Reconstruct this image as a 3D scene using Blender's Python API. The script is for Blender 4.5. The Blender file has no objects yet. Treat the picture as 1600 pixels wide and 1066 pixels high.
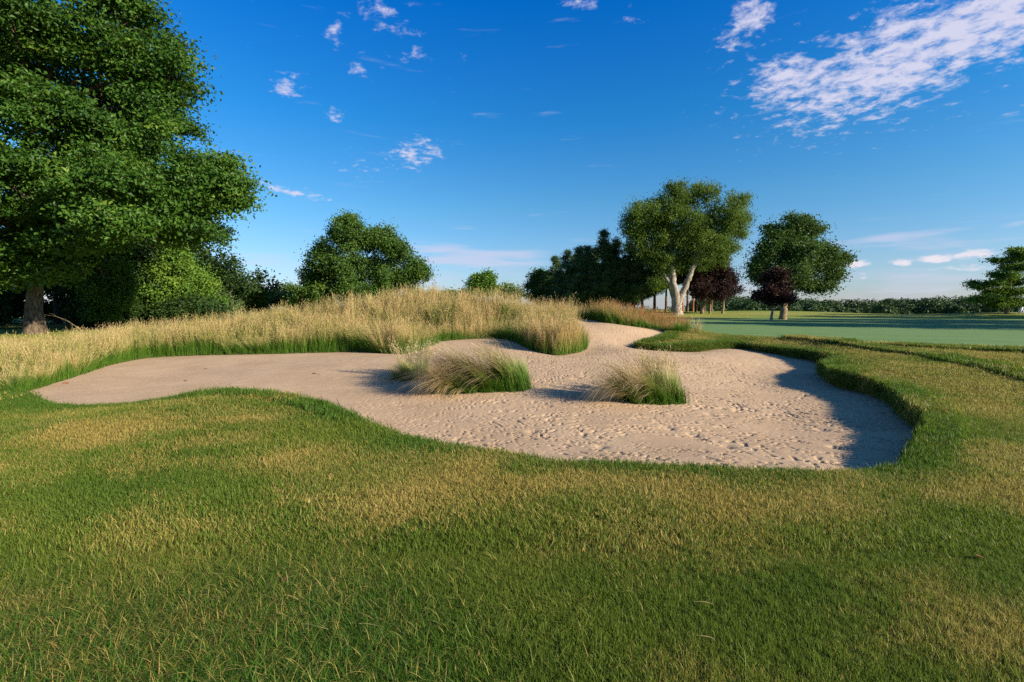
import bpy, math
import numpy as np
from mathutils import Vector
C = bpy.context.scene.collection
SC = bpy.context.scene
PI = math.pi

# ---------------------------------------------------------------- camera, sky, sun, exposure
cam = bpy.data.cameras.new('camera'); camo = bpy.data.objects.new('camera', cam); C.objects.link(camo)
cam.sensor_width = 36; cam.lens = 36 * 755 / 1600; cam.clip_start = .05; cam.clip_end = 9000
camo.location = (0, 0, 1.65)
camo.rotation_euler = (PI / 2 - math.atan(51 / 755), 0, 0)
SC.camera = camo

SUN_EL, SUN_AZ = math.radians(23), math.radians(118)                # azimuth from +y towards +x
sun = bpy.data.lights.new('sun', 'SUN'); suno = bpy.data.objects.new('sun', sun); C.objects.link(suno)
sun.energy = 5.0; sun.angle = math.radians(.5); sun.color = (1, .86, .66)
sdir = Vector((math.sin(SUN_AZ) * math.cos(SUN_EL), math.cos(SUN_AZ) * math.cos(SUN_EL), math.sin(SUN_EL)))
suno.rotation_euler = (-sdir).to_track_quat('-Z', 'Y').to_euler()

SC.view_settings.view_transform = 'Standard'; SC.view_settings.look = 'None'
SC.view_settings.gamma = 1; SC.view_settings.use_curve_mapping = False
SC.view_settings.exposure = 1.0
SC.render.engine = 'CYCLES'
SC.cycles.use_denoising = False; SC.cycles.max_bounces = 6; SC.cycles.diffuse_bounces = 3; SC.cycles.transmission_bounces = 4; SC.cycles.transparent_max_bounces = 4

class G:
    """small helper to write node graphs as expressions"""
    def __init__(s, nt): s.nt = nt
    def n(s, t, **k):
        o = s.nt.nodes.new(t)
        for a, b in k.items(): setattr(o, a, b)
        return o
    def put(s, sock, v):
        if isinstance(v, bpy.types.NodeSocket): s.nt.links.new(v, sock)
        elif v is not None:
            if hasattr(sock, 'default_value'):
                try: sock.default_value = v
                except Exception: sock.default_value = (*v, 1)
    def m(s, op, a, b=None, c=None, clamp=False):
        o = s.n('ShaderNodeMath', operation=op, use_clamp=clamp)
        for i, v in enumerate((a, b, c)):
            if v is not None: s.put(o.inputs[i], v)
        return o.outputs[0]
    def vm(s, op, a, b=None):
        o = s.n('ShaderNodeVectorMath', operation=op)
        s.put(o.inputs[0], a)
        if b is not None: s.put(o.inputs[3 if op == 'SCALE' else 1], b)
        return o.outputs[0]
    def mix(s, f, a, b, mode='MIX'):
        o = s.n('ShaderNodeMix', data_type='RGBA', blend_type=mode)
        s.put(o.inputs[0], f); s.put(o.inputs[6], a); s.put(o.inputs[7], b)
        return o.outputs[2]
    def noise(s, vec, scale, detail=4, rough=.55, dist=0, out=0):
        o = s.n('ShaderNodeTexNoise')
        if vec is not None: s.put(o.inputs['Vector'], vec)
        o.inputs['Scale'].default_value = scale; o.inputs['Detail'].default_value = detail
        o.inputs['Roughness'].default_value = rough; o.inputs['Distortion'].default_value = dist
        return o.outputs[out]
    def ramp(s, v, a, b, clamp=True):
        o = s.n('ShaderNodeMapRange', clamp=clamp, interpolation_type='SMOOTHSTEP' if clamp else 'LINEAR')
        s.put(o.inputs[0], v); o.inputs[1].default_value = a; o.inputs[2].default_value = b
        return o.outputs[0]
    def comb(s, x, y, z):
        o = s.n('ShaderNodeCombineXYZ'); s.put(o.inputs[0], x); s.put(o.inputs[1], y); s.put(o.inputs[2], z)
        return o.outputs[0]
    def attr(s, name, kind='GEOMETRY', out='Fac'):
        o = s.n('ShaderNodeAttribute', attribute_type=kind, attribute_name=name)
        return o.outputs[out]

world = bpy.data.worlds.new('World'); SC.world = world; world.use_nodes = True
wt = world.node_tree; wt.nodes.clear(); g = G(wt)
sky = g.n('ShaderNodeTexSky', sky_type='NISHITA', sun_disc=False)
sky.sun_elevation = SUN_EL; sky.sun_rotation = SUN_AZ; sky.altitude = 300
sky.air_density = 1.0; sky.dust_density = .6; sky.ozone_density = 3.0
hs = g.n('ShaderNodeHueSaturation'); hs.inputs['Saturation'].default_value = 1.05; hs.inputs['Value'].default_value = 1.0
g.put(hs.inputs['Color'], sky.outputs[0])
tc = g.n('ShaderNodeTexCoord'); D = tc.outputs['Generated']
sp = g.n('ShaderNodeSeparateXYZ'); g.put(sp.inputs[0], D); dx, dy, dz = sp.outputs
az = g.m('ARCTAN2', dx, dy); el = g.m('ARCSINE', dz)
rp = g.n('ShaderNodeValToRGB'); cr = rp.color_ramp                   # the clear deep blue of this sky, paling to lilac low down
cr.elements[0].position = .02; cr.elements[0].color = (.84, .88, 1.14, 1)
cr.elements[1].position = 1.0; cr.elements[1].color = (.42, .86, 1.25, 1)
for pos_, c_ in ((.12, (.76, .94, 1.12)), (.25, (.52, .98, 1.16)), (.45, (.17, .92, 1.36)), (.70, (.01, .78, 1.58))):
    e_ = cr.elements.new(pos_); e_.color = (*c_, 1)
g.put(rp.inputs[0], g.m('DIVIDE', el, math.radians(45), clamp=True))
skycol = g.mix(1.0, hs.outputs[0], rp.outputs[0], 'MULTIPLY')
# cloud patches: azimuth, elevation, half widths, tilt (degrees), gain
PATCH = [(36.1, 20.9, 10.28, 4.21, 8, 0.52), (42.4, 22.3, 8.1, 3.65, 6, 0.54), (37.4, 23.0, 4.72, 3.22, 0, 0.45), (25.2, 27.2, 3.68, 1.84, 35, 0.42), (29.4, 21.7, 4.84, 2.95, 0, 0.48), (45.5, 15.4, 1.03, 0.57, 20, 0.34), (-24.3, 22.0, 2.18, 1.15, 15, 0.34), (-19.5, 27.4, 1.15, 1.49, -30, 0.36), (-17.1, 24.7, 1.03, 1.49, -30, 0.36), (-11.1, 17.2, 3.79, 1.95, 10, 0.36), (-19.6, 20.0, 1.84, 0.69, 0, 0.32), (-24.2, 12.2, 4.37, 0.46, -8, 0.42), (-14.9, 29.4, 4.71, 1.84, 0, 0.29), (7.6, 30.7, 2.42, 0.69, 0, 0.29), (13.6, 29.1, 1.61, 1.72, 0, 0.26), (-11.5, 26.6, 4.94, 2.53, 0, 0.22), (-17.3, 15.3, 3.91, 2.18, 0, 0.22)]
def patches(lst):
    tot = None
    for a0, e0, ra, re, tilt, gain in lst:
        a0, e0, ra, re, tl = map(math.radians, (a0, e0, ra, re, tilt))
        u = g.m('SUBTRACT', az, a0); v = g.m('SUBTRACT', el, e0)
        c, s_ = math.cos(tl), math.sin(tl)
        p = g.m('MULTIPLY_ADD', u, c / ra, g.m('MULTIPLY', v, s_ / ra))
        q = g.m('MULTIPLY_ADD', v, c / re, g.m('MULTIPLY', u, -s_ / re))
        d2 = g.m('ADD', g.m('POWER', g.m('ABSOLUTE', p), 2.0), g.m('POWER', g.m('ABSOLUTE', q), 2.0))
        w = g.m('MULTIPLY', g.m('EXPONENT', g.m('MULTIPLY', d2, -1.0)), gain)
        tot = w if tot is None else g.m('MAXIMUM', tot, w)
    return tot
inv = g.m('DIVIDE', 1.0, g.m('ADD', g.m('MAXIMUM', dz, 0.0), .10))
pl = g.comb(g.m('MULTIPLY', dx, inv), g.m('MULTIPLY', dy, inv), 0.0)
n1 = g.noise(pl, 15.0, 9, .66, .2)
n2 = g.noise(pl, 2.1, 3, .5)
n1 = g.m('MULTIPLY_ADD', n1, 1.55, -.275)
nn = g.m('MULTIPLY_ADD', n2, .20, g.m('MULTIPLY', n1, .80))
behind = g.ramp(g.m('MULTIPLY', dy, -1.0), .1, .5)                   # the same broken cloud goes on behind the camera
mk = g.m('MAXIMUM', patches(PATCH), g.m('MULTIPLY', behind, .16))
den = g.ramp(g.m('ADD', nn, mk), .70, 1.06)
# low cloud near the horizon: flat bands and a row of small heaps
hv = g.comb(g.m('MULTIPLY', az, 5.0), g.m('MULTIPLY', el, 42.0), 0.0)
b1 = g.noise(hv, 1.0, 6, .55, .3)
band = g.m('MULTIPLY', g.ramp(el, math.radians(12), math.radians(3)), .16)
mlow = g.m('MAXIMUM', g.m('SUBTRACT', band, g.m('MULTIPLY', g.ramp(el, math.radians(9), math.radians(17)), .35)), patches([(-4.5, 6.0, 11.2, 1.6, -2, 0.4), (-27.7, 4.8, 6.2, 1.4, 0, 0.28), (-11.2, 3.1, 8.9, 1.3, 0, 0.28), (39.7, 2.1, 7.2, 1.7, 0, 0.24), (39.0, 6.7, 5.0, 0.5, 3, 0.28), (45.9, 6.8, 1.4, 0.3, 8, 0.36)]))
dlow = g.ramp(g.m('ADD', b1, mlow), .62, .92)
hv2 = g.comb(g.m('MULTIPLY', az, 22.0), g.m('MULTIPLY', el, 60.0), 3.0)
b2 = g.noise(hv2, 1.0, 6, .6, .2)
dheap = g.ramp(g.m('ADD', b2, patches([(35.3, 4.3, 1.72, 0.6, 0, 0.46), (38.5, 4.2, 1.61, 0.6, 0, 0.42), (40.9, 4.4, 1.49, 0.6, 0, 0.48), (44.0, 4.5, 1.95, 0.72, 0, 0.52), (42.6, 3.5, 5.17, 0.48, 0, 0.36), (36.8, 3.4, 3.22, 0.48, 0, 0.34), (38.8, 2.7, 0.57, 0.24, 0, 0.36), (35.9, 2.9, 0.57, 0.24, 0, 0.36)])), .80, 1.02)
CL = 6.6
c1 = g.mix(g.m('MULTIPLY', den, .92), skycol, (CL * .80, CL * .79, CL * .98))
c2 = g.mix(g.m('MULTIPLY', dlow, .62), c1, (CL * .74, CL * .74, CL * .95))
c3 = g.mix(g.m('MULTIPLY', dheap, .85), c2, (CL * 1.02, CL * .93, CL * 1.0))
bg = g.n('ShaderNodeBackground'); g.put(bg.inputs[0], c3); bg.inputs[1].default_value = .068
wo = g.n('ShaderNodeOutputWorld'); wt.links.new(bg.outputs[0], wo.inputs[0])

# ---------------------------------------------------------------- mesh helpers
def mesh(name, V, faces, mat, parent=None, attrs=(), smooth=False, link=True):
    """V (n,3); faces: list of integer arrays (k,3) or (k,4); attrs: (name, domain, values)"""
    V = np.asarray(V, np.float32)
    me = bpy.data.meshes.new(name)
    faces = [np.asarray(f, np.int32) for f in faces if len(f)]
    li = np.concatenate([f.ravel() for f in faces]) if faces else np.zeros(0, np.int32)
    tot = np.concatenate([np.full(len(f), f.shape[1], np.int32) for f in faces]) if faces else np.zeros(0, np.int32)
    st = np.concatenate([[0], np.cumsum(tot)[:-1]]).astype(np.int32) if len(tot) else tot
    me.vertices.add(len(V)); me.vertices.foreach_set('co', V.ravel())
    me.loops.add(len(li)); me.loops.foreach_set('vertex_index', li)
    me.polygons.add(len(tot)); me.polygons.foreach_set('loop_start', st); me.polygons.foreach_set('loop_total', tot)
    me.update(calc_edges=True)
    me.polygons.foreach_set('use_smooth', np.full(len(tot), smooth, bool))
    for an, dom, val in attrs:
        val = np.asarray(val)
        if val.ndim == 2: a = me.attributes.new(an, 'FLOAT_VECTOR', dom); a.data.foreach_set('vector', val.astype(np.float32).ravel())
        elif val.dtype.kind == 'i': a = me.attributes.new(an, 'INT', dom); a.data.foreach_set('value', val.astype(np.int32))
        else: a = me.attributes.new(an, 'FLOAT', dom); a.data.foreach_set('value', val.astype(np.float32))
    if mat: me.materials.append(mat)
    o = bpy.data.objects.new(name, me)
    if link: C.objects.link(o)
    if parent: o.parent = parent
    return o

def tag(o, label=None, cat=None, group=None, kind=None):
    if label: o['label'] = label
    if cat: o['category'] = cat
    if group: o['group'] = group
    if kind: o['kind'] = kind
    return o

def empty(name, loc, label, cat, group=None):
    o = bpy.data.objects.new(name, None); C.objects.link(o); o.location = loc; o.empty_display_size = .3
    return tag(o, label, cat, group)

def blades(root, azi, lean, bend, L, w, seg, rng, power=1.3, twist=.6):
    """grass blades as tapering ribbons that lean and bend towards azi"""
    n = len(root)
    t = np.linspace(0, 1, seg + 1)
    th = lean[:, None] + bend[:, None] * t[None, :] ** power
    st = (L / seg)[:, None]
    ddx = np.sin(th) * st; ddz = np.cos(th) * st
    r = np.concatenate([np.zeros((n, 1)), np.cumsum(ddx[:, :-1], 1)], 1)
    z = np.concatenate([np.zeros((n, 1)), np.cumsum(ddz[:, :-1], 1)], 1)
    cx = root[:, 0, None] + r * np.cos(azi)[:, None]
    cy = root[:, 1, None] + r * np.sin(azi)[:, None]
    cz = root[:, 2, None] + z
    ta = azi + PI / 2 + rng.uniform(-twist, twist, n)
    ww = w[:, None] * .5 * (1 - t[None, :] ** 2 * .92)
    wx = np.cos(ta)[:, None] * ww; wy = np.sin(ta)[:, None] * ww
    V = np.empty((n, seg + 1, 2, 3))
    V[:, :, 0, 0] = cx - wx; V[:, :, 0, 1] = cy - wy; V[:, :, 0, 2] = cz
    V[:, :, 1, 0] = cx + wx; V[:, :, 1, 1] = cy + wy; V[:, :, 1, 2] = cz
    base = (np.arange(n) * (seg + 1) * 2)[:, None] + (np.arange(seg) * 2)[None, :]
    F = np.stack([base, base + 1, base + 3, base + 2], -1).reshape(-1, 4)
    T = np.broadcast_to(t[None, :, None], (n, seg + 1, 2)).ravel()
    R = np.broadcast_to(rng.rand(n)[:, None, None], (n, seg + 1, 2)).ravel()
    tips = np.stack([cx, cy, cz], -1)
    return V.reshape(-1, 3), F, T, R, tips

def cards(c, nrm, size, rng, aspect=.6, up=None, fold=.18):
    """small folded leaf quads at c facing nrm"""
    n = len(c)
    a = rng.normal(size=(n, 3)) if up is None else up + rng.normal(size=(n, 3)) * .35
    a -= nrm * (a * nrm).sum(1)[:, None]
    a /= np.linalg.norm(a, axis=1)[:, None] + 1e-9
    b = np.cross(nrm, a)
    s = size[:, None]
    V = np.empty((n, 4, 3))
    V[:, 0] = c - a * s * .5
    V[:, 1] = c + b * s * .5 * aspect + nrm * s * fold
    V[:, 2] = c + a * s * .5
    V[:, 3] = c - b * s * .5 * aspect + nrm * s * fold
    return V.reshape(-1, 3), np.arange(n * 4).reshape(n, 4)

def tube(pts, rad, k=7, cap=True, wob=0, rng=None):
    pts = np.asarray(pts, float); rad = np.asarray(rad, float); n = len(pts)
    tan = np.gradient(pts, axis=0); tan /= np.linalg.norm(tan, axis=1)[:, None] + 1e-9
    ref = np.array([1., 0, 0]) if abs(tan[0, 0]) < .8 else np.array([0, 1., 0])
    V = []
    u = np.cross(tan[0], ref); u /= np.linalg.norm(u)
    an = np.arange(k) / k * 2 * PI
    for i in range(n):
        u = u - tan[i] * (u @ tan[i]); u /= np.linalg.norm(u) + 1e-9
        v = np.cross(tan[i], u)
        rr = rad[i] * (1 + (wob * rng.uniform(-1, 1, k) if wob else 0))
        V.append(pts[i] + (np.cos(an) * rr)[:, None] * u + (np.sin(an) * rr)[:, None] * v)
    V = np.vstack(V)
    i, j = np.meshgrid(np.arange(n - 1), np.arange(k), indexing='ij')
    a = i * k + j; b = i * k + (j + 1) % k
    F = np.stack([a, b, b + k, a + k], -1).reshape(-1, 4)
    return V, F

class Acc:
    def __init__(s): s.V = []; s.F = {3: [], 4: []}; s.n = 0; s.A = {}
    def add(s, V, F, **at):
        s.V.append(V); s.F[F.shape[1]].append(F + s.n); s.n += len(V)
        for k, v in at.items(): s.A.setdefault(k, []).append(v)
    def build(s, name, mat, parent=None, smooth=False, dom='POINT', link=True):
        return mesh(name, np.vstack(s.V), [np.vstack(f) for f in s.F.values() if f], mat, parent,
                    [(k, dom, np.concatenate(v)) for k, v in s.A.items()], smooth, link)

# ---------------------------------------------------------------- materials
def newmat(name):
    m = bpy.data.materials.new(name); m.use_nodes = True; m.node_tree.nodes.clear()
    return m, G(m.node_tree)
def finish(gg, sh, disp=None):
    o = gg.n('ShaderNodeOutputMaterial'); gg.nt.links.new(sh, o.inputs[0])
def leafy(gg, col, tcol, trans=.35, rough=.55, spec=.25):
    p = gg.n('ShaderNodeBsdfPrincipled'); gg.put(p.inputs['Base Color'], col); p.inputs['Roughness'].default_value = rough
    p.inputs['Specular IOR Level'].default_value = spec
    t = gg.n('ShaderNodeBsdfTranslucent'); gg.put(t.inputs[0], tcol)
    mx = gg.n('ShaderNodeMixShader'); mx.inputs[0].default_value = trans
    gg.nt.links.new(p.outputs[0], mx.inputs[1]); gg.nt.links.new(t.outputs[0], mx.inputs[2])
    return mx.outputs[0]

def leaf_mat(name, a, b, c, trans=.24):
    """three leaf colours picked leaf by leaf, with drifts across the crown"""
    m, q = newmat(name)
    r = q.attr('leaf')
    geo = q.n('ShaderNodeNewGeometry')
    nz = q.noise(geo.outputs['Position'], .35, 3)
    f = q.m('ADD', r, q.m('MULTIPLY', q.m('SUBTRACT', nz, .5), 1.2), clamp=True)
    col = q.mix(q.ramp(f, .15, .6), a, b)
    col = q.mix(q.ramp(f, .75, 1.0), col, c)
    tcol = q.mix(.5, col, (c[0] * 1.4, c[1] * 1.5, c[2] * .8), 'MIX')
    finish(q, leafy(q, col, tcol, trans)); return m

def bark_mat(name, a, b, scale=5, rough=.9):
    m, q = newmat(name)
    tcn = q.n('ShaderNodeTexCoord')
    v = q.vm('MULTIPLY', tcn.outputs['Object'], (scale * 2.2, scale * 2.2, scale * .55))
    n_ = q.noise(v, 1.0, 6, .65, .6)
    big = q.noise(tcn.outputs['Object'], .9, 3)
    f = q.m('ADD', q.ramp(n_, .35, .65), q.m('MULTIPLY', q.m('SUBTRACT', big, .5), 1.0), clamp=True)
    p = q.n('ShaderNodeBsdfPrincipled'); q.put(p.inputs['Base Color'], q.mix(f, a, b)); p.inputs['Roughness'].default_value = rough
    p.inputs['Specular IOR Level'].default_value = .2
    bp = q.n('ShaderNodeBump'); bp.inputs['Strength'].default_value = .8; bp.inputs['Distance'].default_value = .05
    q.put(bp.inputs['Height'], n_); q.nt.links.new(bp.outputs[0], p.inputs['Normal'])
    finish(q, p.outputs[0]); return m

GREEN_A, GREEN_B, STRAW_A, STRAW_B = (.058, .142, .012), (.175, .222, .027), (.46, .375, .115), (.34, .255, .060)
def lawn_mat():
    m, q = newmat('lawn_blades')
    dry = q.attr('dry', 'INSTANCER'); lush = q.attr('lush', 'INSTANCER')
    r = q.attr('r'); t = q.attr('t')
    gcol = q.mix(q.m('SUBTRACT', 1.0, lush, clamp=True), GREEN_A, GREEN_B)
    gcol = q.mix(q.m('MULTIPLY', q.m('POWER', t, 2.0), .35), gcol, (.16, .20, .04))
    scol = q.mix(q.m('FRACT', q.m('MULTIPLY', r, 7.3)), STRAW_A, STRAW_B)
    isd = q.m('GREATER_THAN', dry, r)
    col = q.mix(isd, gcol, scol)
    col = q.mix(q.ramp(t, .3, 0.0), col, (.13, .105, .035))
    tcol = q.mix(.4, col, (.18, .26, .02))
    finish(q, leafy(q, col, tcol, .38, .5, .2)); return m

def ground_mat():
    m, q = newmat('turf_ground')
    geo = q.n('ShaderNodeNewGeometry'); P = geo.outputs['Position']
    dry = q.attr('dry'); lush = q.attr('lush'); gr = q.attr('green'); near = q.attr('near'); fes = q.attr('fescue')
    n_ = q.noise(P, 1.6, 6, .6); n3 = q.noise(P, 14.0, 5, .7); n4 = q.noise(q.vm('MULTIPLY', P, (1., .3, 1.)), 40.0, 4, .7)
    f = q.m('ADD', dry, q.m('ADD', q.m('MULTIPLY', q.m('SUBTRACT', n3, .5), .9), q.m('MULTIPLY', q.m('SUBTRACT', n4, .5), .9)), clamp=True)
    gcol = q.mix(q.m('SUBTRACT', 1.0, lush, clamp=True), GREEN_A, GREEN_B)
    col = q.mix(f, gcol, STRAW_A)
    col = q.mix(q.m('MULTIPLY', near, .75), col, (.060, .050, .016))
    sx_ = q.n('ShaderNodeSeparateXYZ'); q.put(sx_.inputs[0], P)      # mower passes
    stripe = q.ramp(q.m('SINE', q.m('MULTIPLY', q.m('MULTIPLY_ADD', sx_.outputs[0], .42, q.m('MULTIPLY', sx_.outputs[1], .91)), 2.1)), -.5, .5)
    away = q.ramp(sx_.outputs[1], 22.0, 40.0)
    col = q.mix(q.m('MULTIPLY', q.m('MULTIPLY', stripe, away), .45), col, (.115, .185, .030))
    gg1 = q.mix(q.ramp(n_, .3, .7), (.095, .185, .066), (.120, .215, .072))
    gg1 = q.mix(q.m('MULTIPLY', n4, .5), gg1, (.155, .225, .075)); gg1 = q.mix(q.m('MULTIPLY', stripe, .28), gg1, (.165, .245, .100))
    col = q.mix(gr, col, gg1)
    col = q.mix(fes, col, (.07, .075, .02))
    p = q.n('ShaderNodeBsdfPrincipled'); q.put(p.inputs['Base Color'], col); p.inputs['Roughness'].default_value = .95
    p.inputs['Specular IOR Level'].default_value = .1
    bp = q.n('ShaderNodeBump'); q.put(bp.inputs['Strength'], q.m('MULTIPLY_ADD', gr, -.62, .7)); bp.inputs['Distance'].default_value = .05
    q.put(bp.inputs['Height'], q.m('ADD', n3, n4)); q.nt.links.new(bp.outputs[0], p.inputs['Normal'])
    finish(q, p.outputs[0]); return m

def sand_mat():
    m, q = newmat('bunker_sand')
    geo = q.n('ShaderNodeNewGeometry'); P = geo.outputs['Position']
    n_ = q.noise(P, .8, 5, .6); n2_ = q.noise(P, 90.0, 3, .7); n3 = q.noise(P, 22.0, 4, .65)
    col = q.mix(q.ramp(n_, .3, .7), (.395, .280, .178), (.460, .332, .214))
    col = q.mix(q.m('MULTIPLY', q.ramp(n2_, .45, .75), .35), col, (.24, .170, .112))
    sp_ = q.ramp(q.noise(P, 55.0, 2, .5), .74, .80)
    col = q.mix(q.m('MULTIPLY', sp_, .6), col, (.17, .11, .06))
    p = q.n('ShaderNodeBsdfPrincipled'); q.put(p.inputs['Base Color'], col); p.inputs['Roughness'].default_value = 1
    p.inputs['Specular IOR Level'].default_value = .08
    bp = q.n('ShaderNodeBump'); bp.inputs['Strength'].default_value = .38; bp.inputs['Distance'].default_value = .02
    wv = q.n('ShaderNodeTexWave', wave_type='BANDS', bands_direction='Y'); wv.inputs['Scale'].default_value = 5.5; wv.inputs['Distortion'].default_value = 6.0
    wv.inputs['Detail'].default_value = 2; wv.inputs['Detail Scale'].default_value = .35; q.put(wv.inputs['Vector'], q.vm('MULTIPLY', P, (.6, 1., 1.)))   # rake lines, worn away in places
    rake = q.m('MULTIPLY', wv.outputs['Fac'], q.m('MULTIPLY', q.ramp(q.noise(P, .55, 3), .42, .62), .45))
    q.put(bp.inputs['Height'], q.m('ADD', rake, q.m('ADD', q.m('MULTIPLY', n3, .9), q.m('MULTIPLY', n2_, .35)))); q.nt.links.new(bp.outputs[0], p.inputs['Normal'])
    finish(q, p.outputs[0]); return m

def fescue_mat(name, inst=True, low=(.085, .180, .018), mid=(.27, .28, .065), top=(.65, .50, .235), rusty=(.40, .20, .075)):
    m, q = newmat(name)
    t = q.attr('t'); r = q.attr('r')
    rust = q.attr('rust', 'INSTANCER') if inst else q.attr('rust')
    tt = q.m('ADD', t, q.m('MULTIPLY', q.m('SUBTRACT', r, .5), .35))
    hue = q.attr('hue', 'INSTANCER') if inst else r
    if inst: tt = q.m('ADD', tt, q.m('MULTIPLY', q.m('SUBTRACT', q.attr('tone', 'INSTANCER'), .5), .45))
    r2 = q.m('FRACT', q.m('ADD', q.m('MULTIPLY', r, .5 if inst else 5.7), q.m('MULTIPLY', hue, 1.0 if inst else 0.0))); topc = q.mix(q.m('MULTIPLY', r2, r2), top, (.44, .30, .13)); topc = q.mix(q.ramp(r2, .42, .08), topc, (.30, .30, .085)); topc = q.mix(rust, topc, rusty)
    col = q.mix(q.ramp(tt, .26, .55), low, mid)
    col = q.mix(q.ramp(tt, .50, .86), col, topc)
    finish(q, leafy(q, col, col, .30, .6, .2)); return m

M = {}
M['lawn'] = lawn_mat(); M['ground'] = ground_mat(); M['sand'] = sand_mat(); M['fescue'] = fescue_mat('fescue_blades')
M['clump'] = fescue_mat('clump_blades', False, low=(.075, .170, .014), mid=(.27, .31, .08), top=(.78, .67, .42), rusty=(.50, .33, .15))
M['maple'] = leaf_mat('maple_leaves', (.022, .064, .008), (.050, .120, .012), (.14, .215, .024), .24)
M['oak'] = leaf_mat('oak_leaves', (0.029, 0.0754, 0.0174), (0.058, 0.1232, 0.0232), (0.1232, 0.1812, 0.0319))
M['willow'] = leaf_mat('willow_leaves', (.040, .086, .013), (.088, .152, .020), (.19, .25, .040), .3)
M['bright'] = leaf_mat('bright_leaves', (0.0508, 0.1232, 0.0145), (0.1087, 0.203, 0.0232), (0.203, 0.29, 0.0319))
M['shrub'] = leaf_mat('shrub_leaves', (0.0319, 0.0725, 0.0145), (0.0653, 0.1232, 0.0232), (0.1232, 0.174, 0.0406))
M['pale'] = leaf_mat('pale_leaves', (0.0725, 0.1232, 0.0435), (0.145, 0.203, 0.0725), (0.2465, 0.29, 0.116))
M['mid'] = leaf_mat('broad_tree_leaves', (.032, .082, .012), (.070, .140, .020), (.14, .20, .026))
M['wood'] = leaf_mat('woodland_leaves_shade_tone', (.014, .034, .007), (.026, .060, .010), (.055, .090, .014))  # leaf colours darkened so the deep shade of the wood is painted in
M['pine'] = leaf_mat('pine_needles', (.026, .062, .020), (.050, .100, .028), (.110, .165, .040), .2)
M['purple'] = leaf_mat('purple_leaves', (.016, .007, .008), (.034, .013, .013), (.065, .028, .022), .2)
M['far'] = leaf_mat('far_leaves', (.020, .050, .013), (.034, .074, .018), (.055, .092, .022), .15)
M['bark'] = bark_mat('grey_brown_bark', (.030, .021, .014), (.135, .10, .066))
M['palebark'] = bark_mat('pale_bark', (.10, .083, .062), (.43, .375, .30), 6)
M['pinebark'] = bark_mat('pine_bark', (.05, .032, .022), (.20, .13, .09), 4)
M['redbark'] = bark_mat('red_pine_bark', (.16, .06, .03), (.42, .17, .08), 4)
M['tanbark'] = bark_mat('young_bark', (.12, .085, .05), (.32, .24, .15), 6)
# ---------------------------------------------------------------- terrain
def ss(x, a, b):
    t = np.clip((x - a) / (b - a), 0, 1)
    return t * t * (3 - 2 * t)

_tab = np.random.RandomState(5).rand(4, 256, 256)
def vnoise(x, y, k=0):
    xi = np.floor(x).astype(int); yi = np.floor(y).astype(int)
    fx = x - xi; fy = y - yi
    fx = fx * fx * (3 - 2 * fx); fy = fy * fy * (3 - 2 * fy)
    T = _tab[k]
    a = T[xi & 255, yi & 255]; b = T[(xi + 1) & 255, yi & 255]
    c = T[xi & 255, (yi + 1) & 255]; d = T[(xi + 1) & 255, (yi + 1) & 255]
    return (a * (1 - fx) + b * fx) * (1 - fy) + (c * (1 - fx) + d * fx) * fy

def fbm(x, y, o=4, k=0):
    s = 0.0; a = 0.5; n = 0.0
    for i in range(o):
        s = s + a * vnoise(x * 2 ** i + 17.3 * i, y * 2 ** i - 9.1 * i, k); n += a; a *= 0.5
    return s / n

def bump(x, y, cx, cy, rx, ry):
    return np.exp(-((x - cx) / rx) ** 2 - ((y - cy) / ry) ** 2)

RX = np.array([-19, -16, -14, -12, -9, -6, -3, 0, 3, 5, 7, 9.5])
RA = np.array([0, .08, .28, .64, 1.00, 1.16, 1.16, 1.12, 1.12, .92, .50, 0.0])
RY = np.array([15, 16, 17.5, 19.5, 21, 21.5, 21.5, 21.5, 22, 23, 23.5, 24])

def T0(x, y):
    """height of the turf before the bunker is cut into it"""
    x = np.asarray(x, float); y = np.asarray(y, float)
    yc = np.interp(x, RX, RY); A = np.interp(x, RX, RA)
    d = y - yc
    z = A * np.exp(-np.where(d < 0, (d / 2.7) ** 2, (d / 8.0) ** 2))
    z = z + .45 * ss(y, 6, 17) * ss(x, 3, 8)                       # raised green on the right
    z = z + .20 * bump(x, y, -4.8, 7.6, 2.0, 1.6)                  # lawn shoulder in front of the sand
    z = z + .10 * (fbm(x * .16, y * .16, 3) - .5) * ss(np.hypot(x, y), 2, 9)
    z = z + .80 * bump(x, y, 44, 84, 17, 11) + .75 * bump(x, y, 78, 66, 22, 9)
    z = z + .5 * bump(x, y, 18, 80, 16, 12)
    r = np.hypot(x, y)
    z = z - 4.2 * ss(y + .25 * np.abs(x), 105, 165) + 1.2 * (fbm(x * .012, y * .012, 3, 1) - .5) * ss(r, 90, 200)
    return z

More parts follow.
